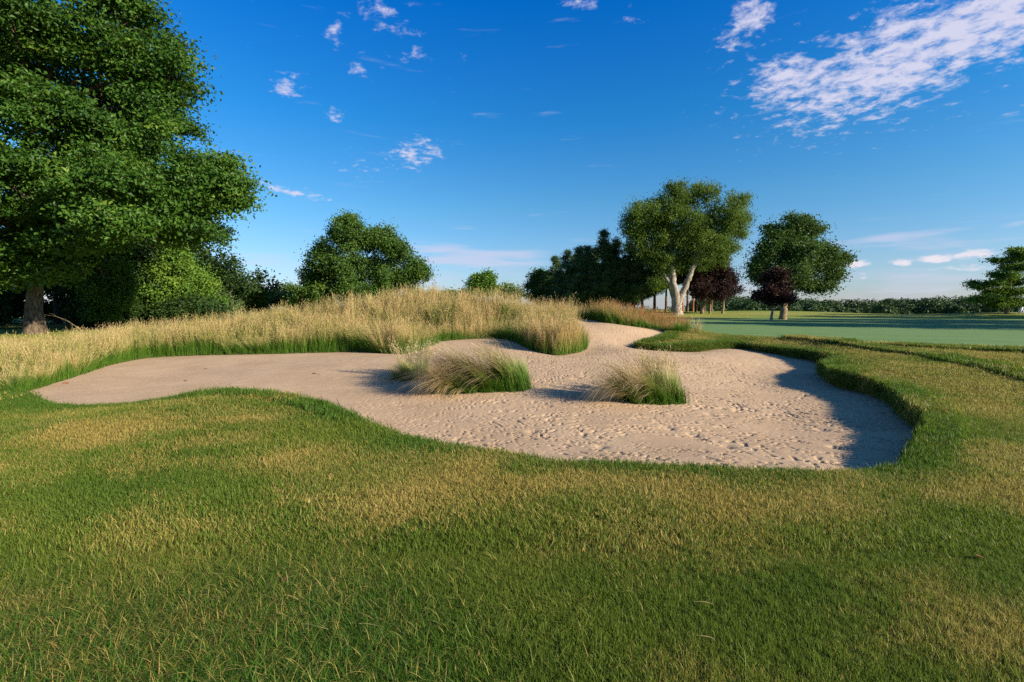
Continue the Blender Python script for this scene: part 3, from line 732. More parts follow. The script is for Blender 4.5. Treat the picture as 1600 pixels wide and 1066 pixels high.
def tree(name, label, px, py, s, blobs, trunk, leaf, count, clump, mat, bark='bark', seed=1, group=None, cat='tree', zoff=0, rdepth=1.0, limb_r=.11, twig_n=160,
         stems=None, flat=.75, droop=0., upright=0., shell=.45, aspect=.6, per=60, base=None, zlo=.5):
    """blobs in chart units of s metres: (right, up, half width, half height[, depth, half depth]); trunk: (height, bottom radius, top radius) in metres"""
    q = np.random.RandomState(seed)
    bz = turf_at(px, py) - .05 if base is None else base
    root = empty(name, (px, py, bz), label, cat, group)
    B = []
    for b in blobs:
        u, h, ru, rh = b[:4]; dp = b[4] if len(b) > 4 else q.uniform(-.35, .35) * ru; rd = b[5] if len(b) > 5 else max(ru, rh) * rdepth
        B.append((u * s, dp * s, h * s, ru * s, rd * s, rh * s))
    co, cc, cn = crown_mesh('crown', root, B, leaf, count, clump, mat, q, aspect, flat, droop, upright, shell, per=per)
    A = Acc(); fork = []
    if stems is None:
        th, r0, r1 = trunk
        k = 9; zz = np.linspace(0, th, k)
        pts = np.stack([q.normal(0, .01 * th, k).cumsum() * .6, q.normal(0, .01 * th, k).cumsum() * .6, zz], -1); pts[0, :2] = 0
        rad = r0 + (r1 - r0) * (zz / th) + r0 * .75 * np.exp(-zz / (r0 * 1.6))
        pts = np.vstack([pts[:1] - [0, 0, .3], pts[:1] + [0, 0, r0 * .5], pts[1:]]); rad = np.concatenate([[rad[0] * 1.25], [r0 * 1.45], rad[1:]])
        V, F = tube(pts, rad, 12, wob=.07, rng=q); A.add(V, F)
        fork = [(p, r) for p, r in zip(pts[len(pts) // 3:], rad[len(pts) // 3:])]
    else:
        for st in stems:                                            # (right, up, depth, radius) chart points
            P_ = np.array([(a * s, c * s, b * s) for a, b, c, r in st]); R_ = np.array([r * s for *_, r in st])
            t = np.linspace(0, len(P_) - 1, len(P_) * 4); ii = np.arange(len(P_))
            pts = np.stack([np.interp(t, ii, P_[:, d]) for d in range(3)], -1); rad = np.interp(t, ii, R_)
            for _ in range(2): pts[1:-1] = (pts[:-2] + pts[1:-1] * 2 + pts[2:]) / 4; rad[1:-1] = (rad[:-2] + rad[1:-1] * 2 + rad[2:]) / 4
            pts[1:-1] += q.normal(0, .004 * np.abs(pts[-1] - pts[0]).max(), pts[1:-1].shape)
            V, F = tube(pts, rad, 11, wob=.06, rng=q); A.add(V, F)
            fork += [(p, r) for p, r in zip(pts[len(pts) // 2:], rad[len(pts) // 2:])]
    A.build('trunk', M[bark], root, True)
    A = Acc(); FP = np.array([p for p, r in fork]); FR = np.array([r for p, r in fork])
    Bm = np.array(B)
    nodes = [FP]
    for b in Bm:                                                    # one limb into each mass of leaves
        tgt = b[:3] + np.array([0, 0, -.15 * b[5]])
        dd = np.linalg.norm(FP - tgt, axis=1) + 1.2 * np.maximum(FP[:, 2] - tgt[2] + .15 * abs(tgt[0]), 0)
        i_ = int(np.argmin(dd)); L_ = np.linalg.norm(tgt - FP[i_])
        if L_ < .3: continue
        pts = curve(FP[i_], tgt, 7, q); r_ = min(FR[i_] * .62, limb_r * (.5 + L_ / 6))
        V, F = tube(pts, np.linspace(r_, r_ * .30, 7), 6); A.add(V, F); nodes.append(pts[3:])
    N = np.vstack(nodes)
    for i_ in q.choice(len(cc), min(twig_n, len(cc)), False):
        d_ = np.linalg.norm(N - cc[i_], axis=1); j_ = int(np.argmin(d_))
        pts = curve(N[j_], cc[i_], 4, q, .06, .08)
        r_ = min(.045, limb_r * .3); V, F = tube(pts, np.linspace(r_, r_ * .3, 4), 4); A.add(V, F)
    if A.n: A.build('branches', M[bark], root, True)['kind'] = 'stuff'
    return root

# --- the big maple at the left edge
S33 = 32.0 / 755
maple_blobs = [
    (0, 600, 130, 90), (115, 545, 95, 58), (168, 460, 84, 60), (226, 392, 50, 42), (160, 405, 76, 50), (60, 420, 140, 70, -60, 110), (-80, 450, 130, 100), (205, 338, 44, 30),
    (-20, 320, 130, 66, -90, 100), (110, 300, 110, 52, -70, 100), (165, 285, 80, 40, -20, 80), (282, 248, 54, 40, 0, 60), (296, 218, 44, 28, 0, 45), (240, 195, 60, 30, -10, 70),
    (150, 215, 95, 38, -60, 90), (40, 225, 115, 42, -120, 90), (-100, 240, 120, 60, -60, 100), (-200, 330, 130, 110), (90, 250, 120, 60, 120, 120), (70, 380, 80, 70, 140, 80),
    (0, 430, 130, 90, 150, 120), (-60, 170, 80, 30, -140, 70), (20, 175, 70, 26, -150, 60), (215, 160, 50, 22, 30, 50), (120, 165, 70, 26, 20, 60), (60, 340, 60, 40, -170, 60),
    (170, 192, 70, 26, -88, 60), (120, 178, 56, 20, -60, 50), (-60, 150, 60, 26, -50, 60), (220, 200, 60, 24, -110, 50), (60, 178, 60, 18, -40, 50), (255, 215, 60, 34, -10, 70), (285, 236, 36, 26, 10, 50), (240, 165, 50, 18, 0, 60), (0, 150, 40, 16, 20, 40), (0, 112, 50, 26, -45, 46), (56, 100, 44, 20, -20, 44), (-34, 92, 40, 20, -20, 40), (235, 150, 56, 18, -120, 46), (110, 130, 50, 18, -50, 46)]
tree('maple_tree', 'tall spreading maple with thick flared trunk at the left edge of the lawn', -31.2, 31.6, S33, maple_blobs, (13, .42, .24), .26, 250000, 1.0, 'maple', 'bark', 3,
     limb_r=.22, twig_n=420, flat=.5, droop=.2, shell=.6, per=70)

# --- dark wood behind the maple
WOOD = [(-47, 50, 62, 'tall dark leafy tree standing furthest left behind the maple trunk', [(0, 150, 70, 45), (-20, 90, 80, 45), (30, 55, 60, 40), (0, 210, 50, 40)]),
        (-38, 46, 60, 'dark leafy tree just right of the maple trunk, in its shade', [(0, 140, 60, 50), (-25, 75, 60, 40), (25, 60, 55, 40), (10, 200, 50, 35)]),
        (-34.3, 47, 61, 'dark bushy tree at the right end of the shaded wood, beside the bright tree', [(-6, 70, 46, 34), (-20, 50, 46, 34), (14, 40, 38, 30), (0, 26, 52, 22)]),
        (-54, 60, 78, 'shaded tree in the second row at the far left of the wood', [(0, 140, 80, 50), (-20, 70, 90, 45), (30, 50, 70, 45)]),
        (-47.5, 61, 79, 'shaded tree in the second row, behind the gap beside the maple trunk', [(0, 120, 70, 50), (-20, 60, 80, 45), (30, 45, 70, 40)]),
        (-68, 62, 80, 'shaded tree at the outermost left of the second row of the wood', [(0, 120, 80, 50), (-20, 60, 90, 45), (30, 45, 70, 40)]),
        (-52, 43, 60, 'leafy tree filling the left margin of the view behind the maple', [(0, 60, 50, 50), (-20, 110, 60, 45), (20, 40, 46, 36)]),
        (-40, 60, 78, 'shaded tree in the second row, behind the slim tree with the bare pale trunk', [(0, 115, 60, 45), (-20, 60, 70, 40), (30, 45, 60, 40)])]
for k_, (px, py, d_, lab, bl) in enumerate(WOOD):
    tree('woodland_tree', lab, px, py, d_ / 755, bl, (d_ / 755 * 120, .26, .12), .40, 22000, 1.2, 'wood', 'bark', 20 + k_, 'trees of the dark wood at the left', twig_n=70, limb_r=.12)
S42 = 40.0 / 755
tree('slim_tree', 'slim young tree with a bare pale trunk, in shade right of the maple', -33.4, 40, S42,
     [(0, 60, 26, 12), (18, 72, 22, 12), (-22, 68, 22, 10), (-4, 40, 30, 12), (22, 45, 24, 12), (-30, 108, 24, 14), (12, 130, 22, 12), (-5, 22, 26, 10), (30, 95, 18, 10)], None, .20, 9000, .7, 'maple', 'pinebark', 31,
     stems=[[(0, -4, 0, 4), (0, 40, 0, 3.2), (-2, 70, 0, 3), (2, 95, 0, 2.6), (-1, 120, 0, 2.2), (-6, 150, 0, 1.4)], [(-1, 84, 0, 2), (-8, 92, 0, 1.4), (-14, 97, 0, .9)]], twig_n=60, limb_r=.05)
BUSH = [(-43, 38, 'low dark bush left of the maple trunk, at the foot of the wood'), (-35.5, 43, 'low dark bush right of the maple trunk, under the wood'), (-29, 43.5, 'low dark bush under the slim young tree'),
        (-27.4, 42, 'low dark bush at the right end of the shaded wood, next to the fescue slope'), (-52, 45, 'low dark bush at the far left end of the wood'),
        (-46, 54, 'broad dark bush far behind the maple trunk, closing the gap left of it'), (-40.5, 54, 'broad dark bush far behind, just right of the maple trunk'), (-56, 54, 'broad dark bush far behind, at the left edge of the view')]
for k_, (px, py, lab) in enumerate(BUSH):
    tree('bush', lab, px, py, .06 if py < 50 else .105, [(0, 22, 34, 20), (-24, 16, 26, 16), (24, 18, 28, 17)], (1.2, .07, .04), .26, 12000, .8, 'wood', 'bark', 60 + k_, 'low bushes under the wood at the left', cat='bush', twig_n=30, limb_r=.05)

# --- sunlit tree beside the wood, then the hedgerow running right
S45 = 46.0 / 755
tree('sunlit_tree', 'bright yellow-green sunlit tree at the right edge of the dark wood', -31.6, 46, S45,
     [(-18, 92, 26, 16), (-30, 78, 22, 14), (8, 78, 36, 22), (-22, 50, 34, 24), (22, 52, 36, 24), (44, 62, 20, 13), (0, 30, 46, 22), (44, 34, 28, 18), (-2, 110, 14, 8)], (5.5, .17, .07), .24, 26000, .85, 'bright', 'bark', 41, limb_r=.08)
HEDGE = [(-36.5, 60, 'pale', 'pale olive tree first in the hedgerow, right of the bright tree', [(0, 42, 24, 16), (-14, 30, 22, 16), (16, 28, 22, 15), (0, 56, 12, 8)]),
         (-35.8, 66, 'mid', 'green round tree second in the hedgerow', [(-8, 46, 26, 14), (12, 40, 24, 14), (0, 26, 34, 14)]),
         (-34, 70, 'pale', 'low olive tree third in the hedgerow, with a broad rounded top', [(0, 38, 24, 13), (-16, 32, 20, 12), (18, 30, 20, 12)]),
         (-32.8, 72, 'mid', 'dark low tree fourth in the hedgerow, nearest the tall tree on the mound', [(0, 42, 22, 12), (-14, 32, 18, 12), (16, 34, 20, 12)]),
         (-30, 73, 'shrub', 'low dark tree under the left side of the tall tree behind the mound', [(0, 30, 26, 13), (20, 24, 20, 12), (-18, 22, 20, 12)])]
for k_, (px, py, mt, lab, bl) in enumerate(HEDGE):
    tree('hedgerow_tree', lab, px, py, py / 755, bl, (py / 755 * 26, .14, .07), .26, 11000, .8, mt, 'bark', 80 + k_, 'trees of the hedgerow behind the mound', twig_n=50, limb_r=.07)

# --- tall tree behind the mound
S60 = 60.0 / 755
tree('deciduous_tree', 'broad green tree with two trunks standing behind the fescue mound, left of centre', -16.6, 60, S60,
     [(-45, 152, 19, 14), (-58, 135, 18, 14), (-40, 124, 40, 26), (0, 120, 34, 24), (14, 132, 20, 15), (-84, 100, 32, 24), (-100, 68, 26, 26), (-34, 82, 54, 34), (32, 104, 34, 24), (58, 84, 18, 14), (68, 74, 10, 9),
      (10, 66, 42, 28), (-72, 48, 48, 22), (-10, 42, 44, 18), (40, 62, 22, 14), (-112, 36, 20, 14), (14, 34, 20, 10)], None, .27, 76000, .95, 'mid', 'palebark', 5, limb_r=.14, twig_n=260, shell=.5,
     stems=[[(16, -4, 0, 4.2), (15, 20, 0, 3.4), (12, 50, 0, 2.9), (4, 84, 0, 2.2), (-6, 112, 0, 1.4)], [(-13, -4, 4, 4.6), (-12, 20, 4, 3.6), (-20, 55, 4, 3), (-38, 95, 4, 2.1), (-44, 130, 4, 1.2)]])

# --- small far trees over the crest
FARC = [(755, 130, 'bright', 'small spiky tree peeping over the crest of the mound', [(0, 46, 13, 11), (-10, 38, 10, 9), (8, 50, 8, 8), (6, 34, 12, 8)]),
        (790, 140, 'pale', 'low rounded pale treetop right of the small spiky tree', [(0, 30, 16, 10), (14, 26, 12, 8)]),
        (733, 150, 'shrub', 'low dark treetop left of the small spiky tree', [(0, 24, 14, 8), (-10, 20, 12, 7)]),
        (704, 160, 'shrub', 'low treetop over the crest, third left of the small spiky tree', [(0, 22, 12, 8)]),
        (650, 165, 'shrub', 'low pointed treetop over the crest just right of the two-trunk tree', [(0, 22, 10, 9), (12, 18, 9, 6)]),
        (682, 165, 'pale', 'low pale treetop over the crest between two darker ones', [(0, 20, 13, 7)])]
for k_, (u_, d_, mt, lab, bl) in enumerate(FARC):
    X_ = (u_ - 800) / 755 * d_
    tree('distant_tree', lab, X_, d_, d_ / 755, bl, (d_ / 755 * 24, .3, .15), .6, 3500, 1.6, mt, 'bark', 100 + k_, 'distant treetops over the crest of the mound', twig_n=16, limb_r=.15, base=(turf_at(X_, d_) if d_ < 125 else 1.65 - 0 * d_ / 755 - .6))
tree('round_tree', 'rounded dark green tree at the left end of the pine row', 5.6, 88, 88 / 755, [(-4, 58, 20, 15), (-14, 42, 16, 16), (12, 46, 18, 18), (0, 30, 26, 18), (18, 26, 14, 14)], (5, .3, .12), .34, 16000, 1.0, 'oak', 'bark', 7, twig_n=60)

# --- the row of pines
def pine(label, px, py, h, r, seed, lo=.12, bark='pinebark', group='pines of the dark row'):
    q = np.random.RandomState(seed); z0 = turf_at(px, py)
    root = empty('pine_tree', (px, py, z0 - .1), label, 'pine', group)
    A = Acc(); zz = np.linspace(-.2, h * .97, 9); V, F = tube(np.stack([q.normal(0, .03, 9), q.normal(0, .03, 9), zz], -1), np.linspace(.24, .03, 9) * h / 10, 8); A.add(V, F)
    pos = []; dirs = []
    z = h * lo
    B_ = Acc()
    while z < h * .98:
        f = min(max((z / h - lo) / (1 - lo), 0), 1)
        rad = r * (1 - f ** 1.1) * q.uniform(.65, 1.15) + .25
        for a_ in q.rand(q.randint(4, 7)) * 6.28:
            L_ = rad * q.uniform(.7, 1.15); e_ = np.array([math.cos(a_), math.sin(a_), q.uniform(.05, .45)])
            p0 = np.array([0, 0, z]); p1 = p0 + e_ * L_
            V, F = tube(curve(p0, p1, 4, q, -.06, .03), np.linspace(.05, .012, 4), 4); B_.add(V, F)
            k_ = max(3, int(L_ * 5)); t_ = q.uniform(.25, 1.08, k_)[:, None]
            pos.append(p0 + (p1 - p0) * t_ + q.normal(0, .16, (k_, 3))); dirs.append(np.repeat(e_[None], k_, 0))
        z += q.uniform(.32, .6)
    pos = np.vstack(pos); dirs = np.vstack(dirs)
    pos = np.vstack([pos, [[0, 0, h * .98]] * 3]); dirs = np.vstack([dirs, [[0, 0, 1.]] * 3])
    per = 22; id_ = np.repeat(np.arange(len(pos)), per); n = len(id_)
    c = pos[id_] + q.normal(0, .26, (n, 3)) * np.array([1, 1, .6])
    up = dirs[id_] + q.normal(0, .55, (n, 3)) + np.array([0, 0, .45])
    nr = q.normal(size=(n, 3)); nr /= np.linalg.norm(nr, axis=1)[:, None]
    V, F = cards(c, nr, q.uniform(.25, .5, n), q, .22, up, .05)
    A.build('trunk', M[bark], root, True); B_.build('branches', M[bark], root, True)['kind'] = 'stuff'
    mesh('crown', V, [F], M['pine'], root, [('leaf', 'FACE', np.clip(q.rand(len(pos))[id_] * .5 + q.rand(n) * .5, 0, 1))])['kind'] = 'stuff'
    return root
PINES = [(868, 84, 405, .16, 'pine furthest left in the dark row, beside the round tree'), (886, 80, 400, .15, 'second pine from the left in the dark row'), (904, 78, 398, .15, 'third pine from the left in the dark row, with a blunt top'),
         (917, 76, 388, .15, 'fourth pine from the left in the dark row'), (942, 75, 370, .14, 'tallest pine, with a pointed top, midway along the dark row'), (962, 76, 384, .14, 'pine just right of the tallest pointed one'),
         (982, 75, 382, .2, 'pine half hidden behind the left side of the pale-trunked tree'), (1003, 76, 392, .24, 'pine behind the left limb of the pale-trunked tree'), (1022, 78, 395, .28, 'pine just left of the pale forked trunk, with a bare lower trunk'),
         (930, 86, 392, .1, 'pine in the second row, left of the tallest pointed one'), (955, 88, 390, .1, 'pine in the second row, behind the tallest pointed one'), (990, 88, 395, .12, 'pine in the second row, behind the pale-trunked tree'), (895, 90, 402, .1, 'pine in the second row near the round tree')]
for k_, (u_, d_, top, lo, lab) in enumerate(PINES):
    pine(lab, (u_ - 800) / 755 * d_, d_, (482 - top) / 755 * d_ + 1.2 + (k_ % 3) * .45, 3.2, 200 + k_, lo)
RED = [(1066, 84, .55, 'redbark', 'red-barked pine trunk just right of the pale forked trunk'), (1073, 80, .5, 'pinebark', 'pale grey pine trunk between two red-barked ones'), (1082, 86, .55, 'redbark', 'red-barked pine trunk beside a dark one, left of the leaning pale limbs'),
       (1087, 78, .5, 'bark', 'dark pine trunk left of the purple tree'), (1111, 82, .5, 'pinebark', 'grey pine trunk under the right side of the purple tree'), (1040, 82, .5, 'pinebark', 'pine trunk just left of the pale forked trunk, in shade'), (1100, 92, .5, 'pinebark', 'pine trunk furthest back, behind the purple tree')]
for k_, (u_, d_, lo, bk, lab) in enumerate(RED):
    pine(lab, (u_ - 800) / 755 * d_, d_, 9.5 if u_ > 1050 else 10, 2.6, 240 + k_, lo, bk, 'bare-trunked pines behind the pale-trunked tree')

# --- the tall tree with the pale forked trunk
S58 = 69.0 / 755
tree('pale_trunk_tree', 'tall spreading tree with a thick pale forked trunk at the edge of the green', 23.5, 69, S58,
     [(34, 188, 24, 14), (22, 176, 22, 14), (-16, 176, 38, 20), (-8, 192, 16, 9), (-56, 150, 32, 26), (-78, 142, 17, 17), (2, 146, 48, 32), (64, 150, 36, 28), (88, 170, 13, 17), (84, 128, 18, 18), (92, 150, 12, 14), (-48, 112, 34, 22),
      (4, 102, 40, 20), (44, 112, 40, 26), (-22, 76, 16, 10), (28, 84, 20, 10), (64, 110, 22, 18), (-24, 132, 30, 22), (-30, 50, 11, 10), (40, 140, 30, 24), (-30, 92, 26, 15), (52, 88, 24, 17), (12, 82, 26, 12), (-62, 122, 22, 16), (76, 100, 20, 16), (-6, 110, 46, 20), (30, 122, 44, 24), (-12, 150, 40, 26), (68, 138, 30, 22), (-50, 132, 34, 22)], None, .32, 98000, 1.0, 'willow', 'palebark', 9, limb_r=.13, twig_n=320,
     upright=.9, aspect=.34, shell=.5,
     stems=[[(0, -5, 0, 11), (0, 4, 0, 8.4), (-1, 22, 0, 7.4), (-5, 42, 0, 5), (-8, 66, 0, 4.8), (-10, 90, 2, 3.8), (-12, 125, 4, 2.5), (-14, 160, 4, 1.2)],
            [(1, 18, 0, 6), (9, 38, -1, 4.6), (17, 58, -2, 4.3), (22, 76, -3, 3.6), (34, 102, -3, 2.8), (48, 140, -2, 1.4)],
            [(-6, 40, 0, 4), (-17, 58, 2, 2.9), (-30, 76, 3, 2.4), (-40, 94, 4, 1.9), (-58, 112, 4, 1.3), (-72, 108, 4, .8)], [(-2, 26, 3, 5.5), (-11, 50, 4, 4), (-14, 80, 6, 3)]])

# --- the dark purple tree right of it, and its leaning pale limbs
S66 = 74.0 / 755
tree('purple_tree', 'large dark purple-leaved tree beside the pale forked trunk', 29.6, 74, S66,
     [(4, 72, 30, 22), (24, 56, 28, 24), (-18, 50, 26, 22), (14, 36, 36, 16), (-30, 70, 20, 18), (38, 42, 16, 14), (20, 88, 20, 14), (-4, 30, 28, 10)], None, .27, 36000, .9, 'purple', 'tanbark', 12, limb_r=.12, twig_n=120,
     stems=[[(-5, -4, 0, 3.6), (-6, 10, 0, 2.8), (-2, 18, -2, 2.4), (8, 28, -4, 1.8), (14, 34, -4, 1)], [(-6, 9, 0, 2.6), (-8, 20, 2, 2), (-4, 30, 2, 1.6), (-6, 50, 2, 1.2)], [(9, -4, 6, 2), (9, 16, 6, 1.7), (10, 40, 6, 1.3)], [(30, -3, 8, 2.2), (31, 20, 8, 1.7), (32, 40, 8, 1.2)]])

# --- green oak with the small purple tree in front
S57 = 52.5 / 755
tree('oak_tree', 'dark green oak standing alone on the far edge of the green', 29.4, 52.5, S57,
     [(18, 150, 22, 14), (0, 134, 28, 22), (36, 138, 24, 16), (-28, 102, 20, 22), (14, 106, 44, 28), (62, 108, 20, 10), (82, 94, 14, 5), (50, 80, 28, 16), (-34, 68, 17, 18), (4, 70, 42, 20), (58, 52, 22, 8), (28, 54, 26, 9), (70, 88, 16, 8), (-16, 120, 18, 14), (80, 70, 10, 5), (-40, 84, 12, 10)],
     None, .24, 46000, .85, 'oak', 'tanbark', 14, limb_r=.1, twig_n=200, shell=.5,
     stems=[[(0, -4, 0, 7), (0, 5, 0, 5.4), (1, 25, 0, 4.6), (4, 55, 0, 3.8), (8, 95, 0, 2.6), (14, 140, 0, 1)], [(4, 55, 0, 2.6), (28, 78, 0, 1.8), (56, 100, 0, 1)]])
S54 = 49.0 / 755
tree('small_purple_tree', 'small dark purple tree in front of the green oak', 26.3, 49, S54,
     [(2, 70, 15, 10), (0, 50, 23, 18), (-13, 38, 16, 9), (16, 34, 16, 9), (6, 32, 16, 8)], (3.4, .12, .05), .21, 12000, .55, 'purple', 'palebark', 16, limb_r=.05, twig_n=50)

# --- young oak at the right edge, and the tree beyond the frame whose branch tip shows
S62 = 63.0 / 755
oak_b = [(10, 98, 12, 4), (20, 88, 18, 5), (0, 84, 20, 4), (2, 72, 22, 5), (30, 74, 26, 6), (-24, 48, 24, 4), (-44, 44, 14, 3), (18, 52, 30, 7), (-30, 26, 22, 4.5), (-48, 22, 12, 3), (14, 36, 32, 7), (-4, 16, 20, 5), (36, 20, 28, 8), (-14, 60, 16, 4),
         (46, 60, 22, 7), (56, 40, 20, 6), (-10, 36, 22, 5), (10, 20, 24, 5)]
tree('young_oak', 'young oak with flat spreading branches at the right edge, above the shaded bank', 64.4, 63, S62, oak_b, (7.6, .20, .04), .24, 13000, .7, 'bright', 'tanbark', 18, limb_r=.06, twig_n=140, flat=.5, shell=.2)
OFF = [(47.5, 24, 15.5, 'tall leafy tree outside the right edge of the view, nearest'), (56, 31, 16, 'tall leafy tree outside the right edge of the view, second'), (66, 36, 17, 'tall leafy tree outside the right edge, whose branch tip shows'), (76, 46, 17, 'tall leafy tree outside the right edge of the view, furthest')]
for k_, (px, py, h, lab) in enumerate(OFF):
    u_ = h / 100
    tree('shade_tree', lab, px, py, u_, [(0, 78, 36, 22), (-20, 58, 32, 20), (22, 58, 32, 20), (0, 50, 42, 18), (0, 92, 18, 10)], (h * .7, .34, .12), .4, 12000, 1.3, 'oak', 'bark', 300 + k_, 'shade trees beyond the right edge', twig_n=60)

# --- far woodland beyond the course (one mass)
def far_wood():
    q = np.random.RandomState(77); P_, N_, S_, LV = [], [], [], []
    rows = [(u_, d_) for d_ in (176, 196, 222, 255) for u_ in np.arange(1090, 1680, 13 if d_ < 200 else 12)]
    rows += [(u_, 320) for u_ in np.arange(-60, 1100, 16)]
    for u_, d_ in rows:
        u_ = u_ + q.uniform(-6, 6); d2 = d_ * q.uniform(.96, 1.04); X_ = (u_ - 800) / 755 * d2
        gz = float(T0(np.array([X_]), np.array([d2]))[0])
        top = 1.65 + (q.uniform(8, 20) + 3 * math.sin(u_ * .017 + 1)) / 755 * d2 if d_ < 300 else 1.65 + q.uniform(2, 9) / 755 * d2
        if d_ < 180: top -= 8 / 755 * d2
        hh = max(top - gz, 3.5); w_ = hh * q.uniform(.42, .7); n = 720 if d_ < 300 else 200
        v = q.normal(size=(n, 3)); v /= np.linalg.norm(v, axis=1)[:, None]; v[:, 2] = np.abs(v[:, 2]) * 1.25 - .35
        c = np.array([X_, d2, gz + hh * .45]) + v * np.array([w_, w_, hh * .55]) * q.uniform(.75, 1.05, n)[:, None]
        lob = np.sin(c[:, 0] * 1.9) * np.sin(c[:, 2] * 2.1 + c[:, 1] * 1.3); c += v * lob[:, None] * .35
        nr = v + q.normal(0, .55, (n, 3)) + [0, 0, .3]; P_.append(c); N_.append(nr); S_.append(q.uniform(.55, 1.25, n)); LV.append(np.clip(q.rand() * .7 + q.rand(n) * .4, 0, 1))
    P_ = np.vstack(P_); N_ = np.vstack(N_); N_ /= np.linalg.norm(N_, axis=1)[:, None]
    V, F = cards(P_, N_, np.concatenate(S_) * .85, q, .8)
    mesh('far_woodland', V, [F], M['far'], None, [('leaf', 'FACE', np.concatenate(LV))])['kind'] = 'stuff'
far_wood()
# ---------------------------------------------------------------- clumps and small things on the sand
def clump(name, label, parts_fn, cat='grass clump', group=None, loc=(0, 0)):
    z0 = sand_at(*loc)
    root = empty(name, (*loc, z0), label, cat, group)
    parts_fn(root, z0); return root
def put_blades(root, z0, loc, name, n, cx, cy, rx, ry, azi, azs, lean, bend, L, w, seed, rust=0., tmul=1.0, power=1.4, heads=False, lock=26):
    """blades gathered in locks: those of one lock share root, sweep and length, with a few strays"""
    q = np.random.RandomState(seed); nk = max(6, n // lock); g_ = q.randint(0, nk, n)
    r = np.sqrt(q.rand(nk)); a_ = q.rand(nk) * 6.28
    ox = (cx + rx * r * np.cos(a_))[g_] + q.normal(0, .045, n); oy = (cy + ry * r * np.sin(a_))[g_] + q.normal(0, .045, n)
    gz = np.array([sand_at(loc[0] + a, loc[1] + b) for a, b in zip(ox, oy)]) - z0
    stray = np.where(q.rand(n) < .12, 3.0, 1.0)
    az_ = q.normal(azi, azs, nk)[g_] + q.normal(0, .10, n) * stray
    le_ = q.uniform(*lean, nk)[g_] + q.normal(0, .06, n) * stray; be_ = q.uniform(*bend, nk)[g_] + q.normal(0, .10, n) * stray
    Lk = q.uniform(*L, nk)[g_] * q.uniform(.72, 1.06, n)
    V, F, T, R, tips = blades(np.stack([ox, oy, gz - .03], -1), az_, le_, be_, Lk, q.uniform(*w, n), 7, q, power)
    A = Acc(); rr = np.clip(rust + q.normal(0, .22, nk)[g_] + q.normal(0, .12, n), 0, 1)
    R = np.clip(np.repeat(q.rand(nk)[g_], 16) * .75 + R * .25, 0, 1)
    A.add(V, F, t=T * tmul, r=R, rust=np.repeat(rr, 16))
    if heads:
        for k_ in range(3):
            c_ = tips[:, 5] + (tips[:, 7] - tips[:, 5]) * (k_ / 3 + .25) + q.normal(0, .006, (n, 3))
            up = tips[:, 7] - tips[:, 6]; up = up / (np.linalg.norm(up, axis=1)[:, None] + 1e-9) * 2 + q.normal(0, .3, (n, 3))
            nr = q.normal(size=(n, 3)); nr /= np.linalg.norm(nr, axis=1)[:, None]
            V, F = cards(c_, nr, q.uniform(.06, .10, n), q, .12, up, .03)
            A.add(V, F, t=np.ones(len(V)), r=np.repeat(q.rand(n), 4), rust=np.repeat(rr, 4))
    o = A.build(name, M['clump'], root); o['kind'] = 'stuff'; return o
LA = (-.52, 10.6)
def partsA(root, z0):
    put_blades(root, z0, LA, 'upright_leaves', 1900, .55, -.05, .36, .34, 2.8, .8, (.0, .45), (.2, 1.1), (.45, .85), (.006, .010), 1, 0, .55)
    put_blades(root, z0, LA, 'swept_blades', 1900, .0, .02, .80, .42, 3.40, .30, (.05, .55), (1.2, 2.2), (1.0, 1.85), (.008, .014), 2, .0, 1.35, 1.0)
    put_blades(root, z0, LA, 'trailing_blades', 1300, -.65, -.15, .48, .32, 3.80, .35, (.2, .9), (1.1, 2.0), (.9, 1.6), (.007, .013), 3, .22, 1.5, 1.0)
    put_blades(root, z0, LA, 'basal_leaves', 1800, .0, -.15, .85, .34, 3.9, 1.0, (.1, .7), (.3, 1.2), (.3, .6), (.005, .009), 4, 0, .55)
    put_blades(root, z0, LA, 'flower_stems', 90, .25, .15, .6, .35, 3.0, .9, (.05, .4), (.1, .7), (.85, 1.2), (.003, .005), 5, .1, 1.2, heads=True)
clump('fescue_clump', 'largest grass clump on the sand, swept over to the left like combed hair', partsA, loc=LA, group='fescue clumps on the sand')
LB = (2.75, 9.65)
def partsB(root, z0):
    put_blades(root, z0, LB, 'upright_leaves', 2200, .28, -.02, .36, .32, 2.2, 1.6, (.0, .35), (.1, .7), (.40, .75), (.005, .009), 11, 0, .6)
    put_blades(root, z0, LB, 'swept_blades', 1200, -.10, .0, .46, .30, 3.45, .28, (.2, .8), (1.1, 1.9), (.9, 1.75), (.008, .014), 12, .05, 1.4, 1.0)
    put_blades(root, z0, LB, 'flower_stems', 520, .22, .1, .36, .3, 2.4, 1.4, (.0, .28), (.05, .5), (.8, 1.12), (.003, .0055), 13, .1, 1.2, heads=True)
    put_blades(root, z0, LB, 'basal_leaves', 900, .2, -.12, .5, .26, 4.2, 1.2, (.1, .7), (.3, 1.0), (.25, .5), (.005, .009), 14, 0, .5)
clump('fescue_clump', 'grass clump alone on the right of the sand, upright straw plume trailing left', partsB, loc=LB, group='fescue clumps on the sand')
LC = (-2.45, 11.7)
